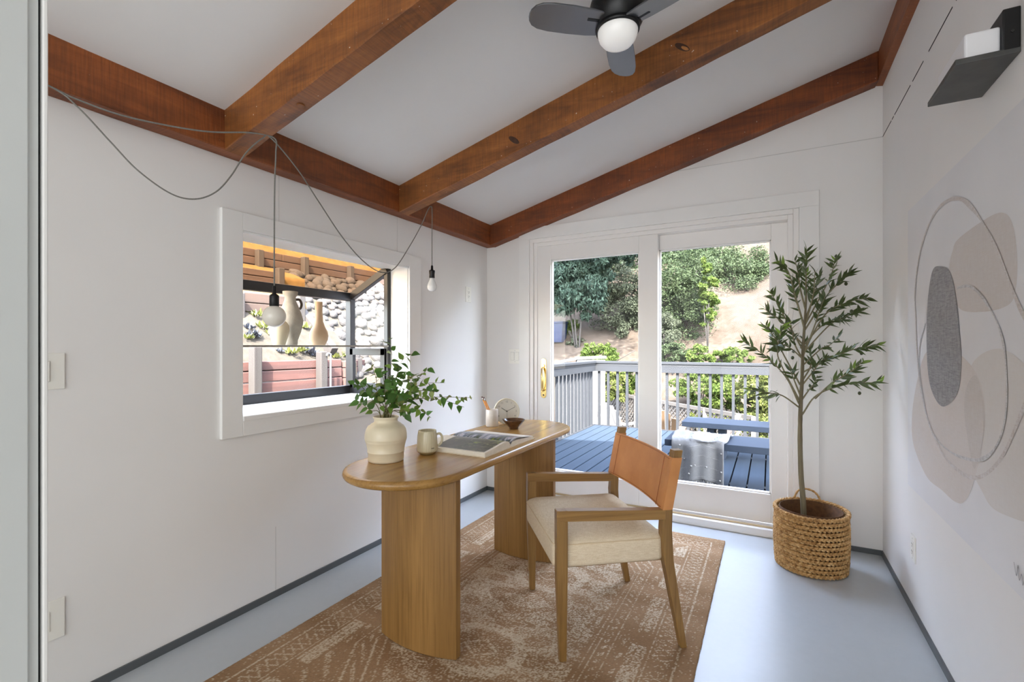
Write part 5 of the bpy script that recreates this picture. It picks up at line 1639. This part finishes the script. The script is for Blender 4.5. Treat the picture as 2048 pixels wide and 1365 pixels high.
# ------------------------------------------------------------------ terraced garden seen through the garden window
M['gravel'] = plain('pale_gravel_soil', (49, 46, 41), 0.95, spec=0.05, var=0.2, scale=14, bump=0.9, bscale=40)
M['straw'] = plain('golden_dry_grass', (78, 62, 37), 0.95, spec=0.05, var=0.2, scale=9, bump=0.8, bscale=50)
def slope(name, label, prof, y0, y1, mat):
    mb = MB(); vs = []; fs = []
    n = 30
    P_ = []
    for (xa, za), (xb, zb) in zip(prof[:-1], prof[1:]):
        for k in range(6):
            P_.append((xa + (xb - xa) * k / 6, za + (zb - za) * k / 6))
    P_.append(prof[-1])
    for j in range(n + 1):
        y = y0 + (y1 - y0) * j / n
        for (x, z) in P_:
            vs.append((x, y, z + 0.02 * mnoise.noise((x * 5, y * 5, 1.7)) + 0.01 * mnoise.noise((x * 17, y * 17, 0))))
    m_ = len(P_)
    fs = [(j * m_ + i, j * m_ + i + 1, (j + 1) * m_ + i + 1, (j + 1) * m_ + i) for j in range(n) for i in range(m_ - 1)]
    return tag(mb.add(vs, fs, True).build(name, mat, None), label, None, None, 'structure')
slope('ground_side_yard', 'bare ground beside the house', [(-2.35, -0.02), (-4.44, -0.02)], -3, 3.72, M['gravel'])
slope('garden_bed', 'pale gravel planting bed above the lower timber wall', [(-4.56, 0.9), (-4.57, 1.05), (-4.9, 1.38), (-5.16, 1.62)], 0.5, 4.35, M['gravel'])
slope('garden_terrace', 'straw-covered terraces between the upper timber walls', [(-5.24, 1.55), (-5.25, 1.80), (-5.5, 1.95), (-5.76, 2.08)], 0.5, 4.15, M['straw'])
slope('garden_terrace_upper', 'straw-covered upper terrace', [(-5.84, 1.9), (-5.85, 2.20), (-6.45, 2.40)], 0.5, 4.6, M['straw'])
slope('garden_top_slope', 'golden dry grass above the top timber wall', [(-6.54, 2.35), (-6.56, 2.60), (-9.5, 4.6), (-13.0, 8.0)], -2, 12, M['straw'])
slope('stone_bank_ground', 'earth under the stone bank', [(-4.50, 0.75), (-5.3, 1.42), (-6.1, 2.12), (-6.5, 2.40)], 3.95, 9.0, M['gravel'])
M['tim_red'] = wood('red_timber', (46, 24, 19), (64, 36, 29), 'y', 0.7, 0.8, bump=0.3)
M['tim_brown'] = wood('brown_timber', (38, 25, 17), (54, 38, 27), 'y', 0.7, 0.85, bump=0.3)
M['tim_post'] = wood('grey_post', (28, 23, 20), (34, 31, 28), 'z', 0.8, 0.85, bump=0.3)
def timber_wall(label, x, y0, y1, courses, posts, mat, joint=None):
    """courses: list of (z0, z1) from the top down; posts: (y, top, bottom)"""
    t_ = thing('timber_retaining_wall', label, 'retaining wall', (x, (y0 + y1) / 2, courses[-1][0]), group='timber walls of the terraces')
    for k, (z0, z1) in enumerate(courses):
        cuts = [y0] + ([joint + 0.35 * (k % 2)] if joint else []) + [y1]
        for a, b in zip(cuts[:-1], cuts[1:]):
            MB().box(x - 0.08, x + 0.006 * ((k * 7) % 3 - 1), a + 0.003, b - 0.003, z0 + 0.004, z1 - 0.004).build('timber', mat, t_, bevel=0.008)
    for y, zt_, zb in posts:
        MB().box(x + 0.006, x + 0.10, y - 0.045, y + 0.045, zb, zt_).build('post', M['tim_post'], t_, bevel=0.010)
    return t_
timber_wall('reddish lower timber wall right outside the garden window', -4.5, 0.6, 4.06, [(1.0, 1.10), (0.885, 1.0), (0.77, 0.885), (0.65, 0.77), (0.52, 0.65), (0.26, 0.52), (-0.02, 0.26)], [(2.93, 1.245, -0.02), (3.72, 1.19, -0.02), (1.9, 1.22, -0.02)], M['tim_red'])
rw = thing('timber_retaining_wall', 'short reddish timber return wall stepping back at the window corner', 'retaining wall', (-4.75, 4.3, -0.02), group='timber walls of the terraces')
for z0, z1 in ((0.99, 1.075), (0.87, 0.99), (0.74, 0.87), (0.6, 0.74), (0.3, 0.6), (-0.02, 0.3)):
    MB().bar((-4.50, 4.10, (z0 + z1) / 2), (-5.0, 5.0, (z0 + z1) / 2), 0.08, z1 - z0 - 0.008).build('timber', M['tim_red'], rw, bevel=0.006)
MB().box(-4.74, -4.65, 4.44, 4.53, -0.02, 1.10).build('post', M['tim_post'], rw, bevel=0.008)
timber_wall('grey-brown middle timber wall behind the succulents', -5.2, 0.6, 4.02, [(1.745, 1.865), (1.64, 1.745), (1.5, 1.64)], [(3.20, 1.84, 1.5), (3.98, 1.90, 1.5)], M['tim_brown'])
timber_wall('short brown timber wall ending at a post on the straw terrace', -5.8, 0.6, 4.17, [(2.155, 2.245), (2.06, 2.155), (1.9, 2.06)], [(4.13, 2.29, 1.9)], M['tim_brown'])
timber_wall('long brown top timber wall under the dry grass', -6.5, 0.6, 9.0, [(2.535, 2.65), (2.42, 2.535), (2.3, 2.42)], [(4.31, 2.635, 2.3), (5.07, 2.655, 2.3), (6.0, 2.65, 2.3), (7.0, 2.65, 2.3)], M['tim_brown'], 4.72)
sg = tag(MB().bar((-5.42, 4.10, 1.80), (-4.60, 4.02, 1.18), 0.09, 0.12).build('timber_stringer', M['tim_post'], None, bevel=0.006), 'weathered timber slanting down between bed and stones', 'timber')
tag(MB().tube(spline([(-4.385, 3.79, 0.4), (-4.385, 3.79, 1.10), (-4.385, 3.79, 1.145), (-4.385, 3.775, 1.165), (-4.385, 3.745, 1.165), (-4.385, 3.735, 1.14)], 5), 0.011, 8).build('conduit', plain('pale_conduit', (71, 73, 73), 0.35), None), 'pale bent conduit beside the timber wall post', 'pipe')
# stones of the bank
def rock(seed):
    rr = random.Random(seed)
    bm = bmesh.new()
    bmesh.ops.create_icosphere(bm, subdivisions=2, radius=1)
    off = Vector((rr.uniform(0, 50), rr.uniform(0, 50), rr.uniform(0, 50)))
    sx, sy, sz = rr.uniform(0.8, 1.1), rr.uniform(0.9, 1.25), rr.uniform(0.6, 0.8)
    for v in bm.verts:
        v.co = v.co * (1 + 0.28 * mnoise.noise(v.co * 0.9 + off))
        v.co = Vector((v.co.x * sx, v.co.y * sy, v.co.z * sz))
    me = bpy.data.meshes.new('stone'); bm.to_mesh(me); bm.free()
    me.polygons.foreach_set('use_smooth', [True] * len(me.polygons))
    return me
t = NT('river_stone')
oi = t.n('ObjectInfo')
c = t.ramp(oi.outputs['Random'], [(0.0, lin((27, 25, 22))), (0.4, lin((32, 30, 29))), (0.75, lin((34, 29, 26))), (1.0, lin((29, 29, 28)))])
t.col(t.mix(0.3, c, t.mix(1.0, c, t.ramp(t.noise(t.coords(), 3, 4), [(0.3, (0.7,) * 3), (0.7, (1.2,) * 3)]), 'MULTIPLY')))
t.set(Roughness=0.85); t.bump(t.noise(t.coords(), 6, 4), 0.4, 0.1)
ROCK = [rock(s_) for s_ in range(6)]
for me in ROCK: me.materials.append(t.m)
bank = thing('stone_bank', 'bank of rounded grey river stones right of the terraces', 'stones', (-5.4, 5.4, 1.4))
rk = random.Random(9)
placed = []
tries = 0
def bank_z(x):
    pr_ = [(-4.50, 0.75), (-5.3, 1.42), (-6.1, 2.12), (-6.5, 2.40)]
    for (xa, za), (xb, zb) in zip(pr_[:-1], pr_[1:]):
        if xb <= x <= xa:
            return za + (zb - za) * (x - xa) / (xb - xa)
    return 2.4
while len(placed) < 296 and tries < 30000:
    tries += 1
    x = rk.uniform(-6.42, -4.62)
    ylo = 4.18 + max(0, (-x - 5.4)) * 0.55
    y = rk.uniform(ylo, ylo + 1.1 + 1.35 * min(1, (-x - 4.6) / 1.2))
    r_ = rk.choice((0.06, 0.075, 0.085, 0.095, 0.11))
    if all((x - a) ** 2 * 1.7 + (y - b) ** 2 > ((r_ + c_) * 0.86) ** 2 for a, b, c_ in placed):
        placed.append((x, y, r_))
        m4 = Matrix.Translation((x + 5.4, y - 5.4, bank_z(x) - 1.4 + r_ * 0.35)) @ Matrix.Rotation(R(40), 4, 'Y') @ Matrix.Rotation(rk.uniform(0, 6.28), 4, 'Z') @ Matrix.Scale(r_, 4)
        inst('stone', ROCK[rk.randrange(6)], bank, m4)
# succulents
def rosette(name, label, c, r_, mat, n, seed, group):
    t_ = thing(name, label, 'succulent', c, group=group)
    rr = random.Random(seed)
    me = leaf_mesh('succulent_leaf', 1.0, 0.36, mat, 0.5, -0.15, 4)
    for k in range(n):
        a = 2.4 * k; el = rr.uniform(0.25, 1.2)
        d = Vector((math.cos(a) * math.cos(el), math.sin(a) * math.cos(el), math.sin(el)))
        inst('leaf', me, t_, basis(Vector((rr.uniform(-1, 1) * r_ * 0.6, rr.uniform(-1, 1) * r_ * 0.6, 0)), d, (0, 0, 1), r_ * rr.uniform(0.6, 1.1)))
M['suc_y'] = leaf_mat('yellow_succulent', (66, 71, 23), (71, 75, 34), 0.3)
M['suc_b'] = leaf_mat('blue_grey_succulent', (33, 37, 45), (45, 48, 55), 0.1)
SUC = [((-5.10, 3.39, 1.59), 0.10, 'y', 'topmost yellow-green succulent under the middle timber wall'), ((-4.96, 3.38, 1.45), 0.10, 'y', 'yellow-green succulent behind the globe bulb'),
       ((-4.886, 3.42, 1.38), 0.09, 'y', 'yellow-green succulent just below the globe bulb'), ((-4.67, 3.48, 1.17), 0.10, 'y', 'yellow-green succulent on the lower wall between its posts'),
       ((-4.69, 3.62, 1.19), 0.09, 'y', 'yellow-green succulent next to the blue-grey clump on the wall'), ((-4.84, 3.11, 1.33), 0.07, 'y', 'small yellow-green succulent at the left edge of the shelf'),
       ((-4.98, 3.92, 1.47), 0.08, 'y', 'yellow-green succulent behind the grey jug'), ((-4.63, 4.07, 1.11), 0.08, 'y', 'yellow-green succulent at the end of the lower wall'),
       ((-4.66, 4.20, 1.12), 0.08, 'y', 'yellow-green succulent beside the black corner post'), ((-4.86, 3.18, 1.35), 0.10, 'b', 'blue-grey succulent left of the small cream vase'),
       ((-4.667, 3.74, 1.17), 0.10, 'b', 'blue-grey succulent left of the second wall post'), ((-4.64, 3.80, 1.14), 0.07, 'b', 'small blue-grey succulent touching the second wall post'),
       ((-4.95, 3.20, 1.44), 0.07, 'b', 'blue-grey succulent high at the left of the bed'), ((-4.70, 3.38, 1.19), 0.06, 'b', 'low blue-grey succulent beside the first wall post')]
for k, (c, r_, kd, lb) in enumerate(SUC):
    rosette('succulent', lb, c, r_, M['suc_' + kd], 26 if kd == 'y' else 30, 60 + k, 'succulents on the garden bed')
# dry grass tufts on the straw terrace
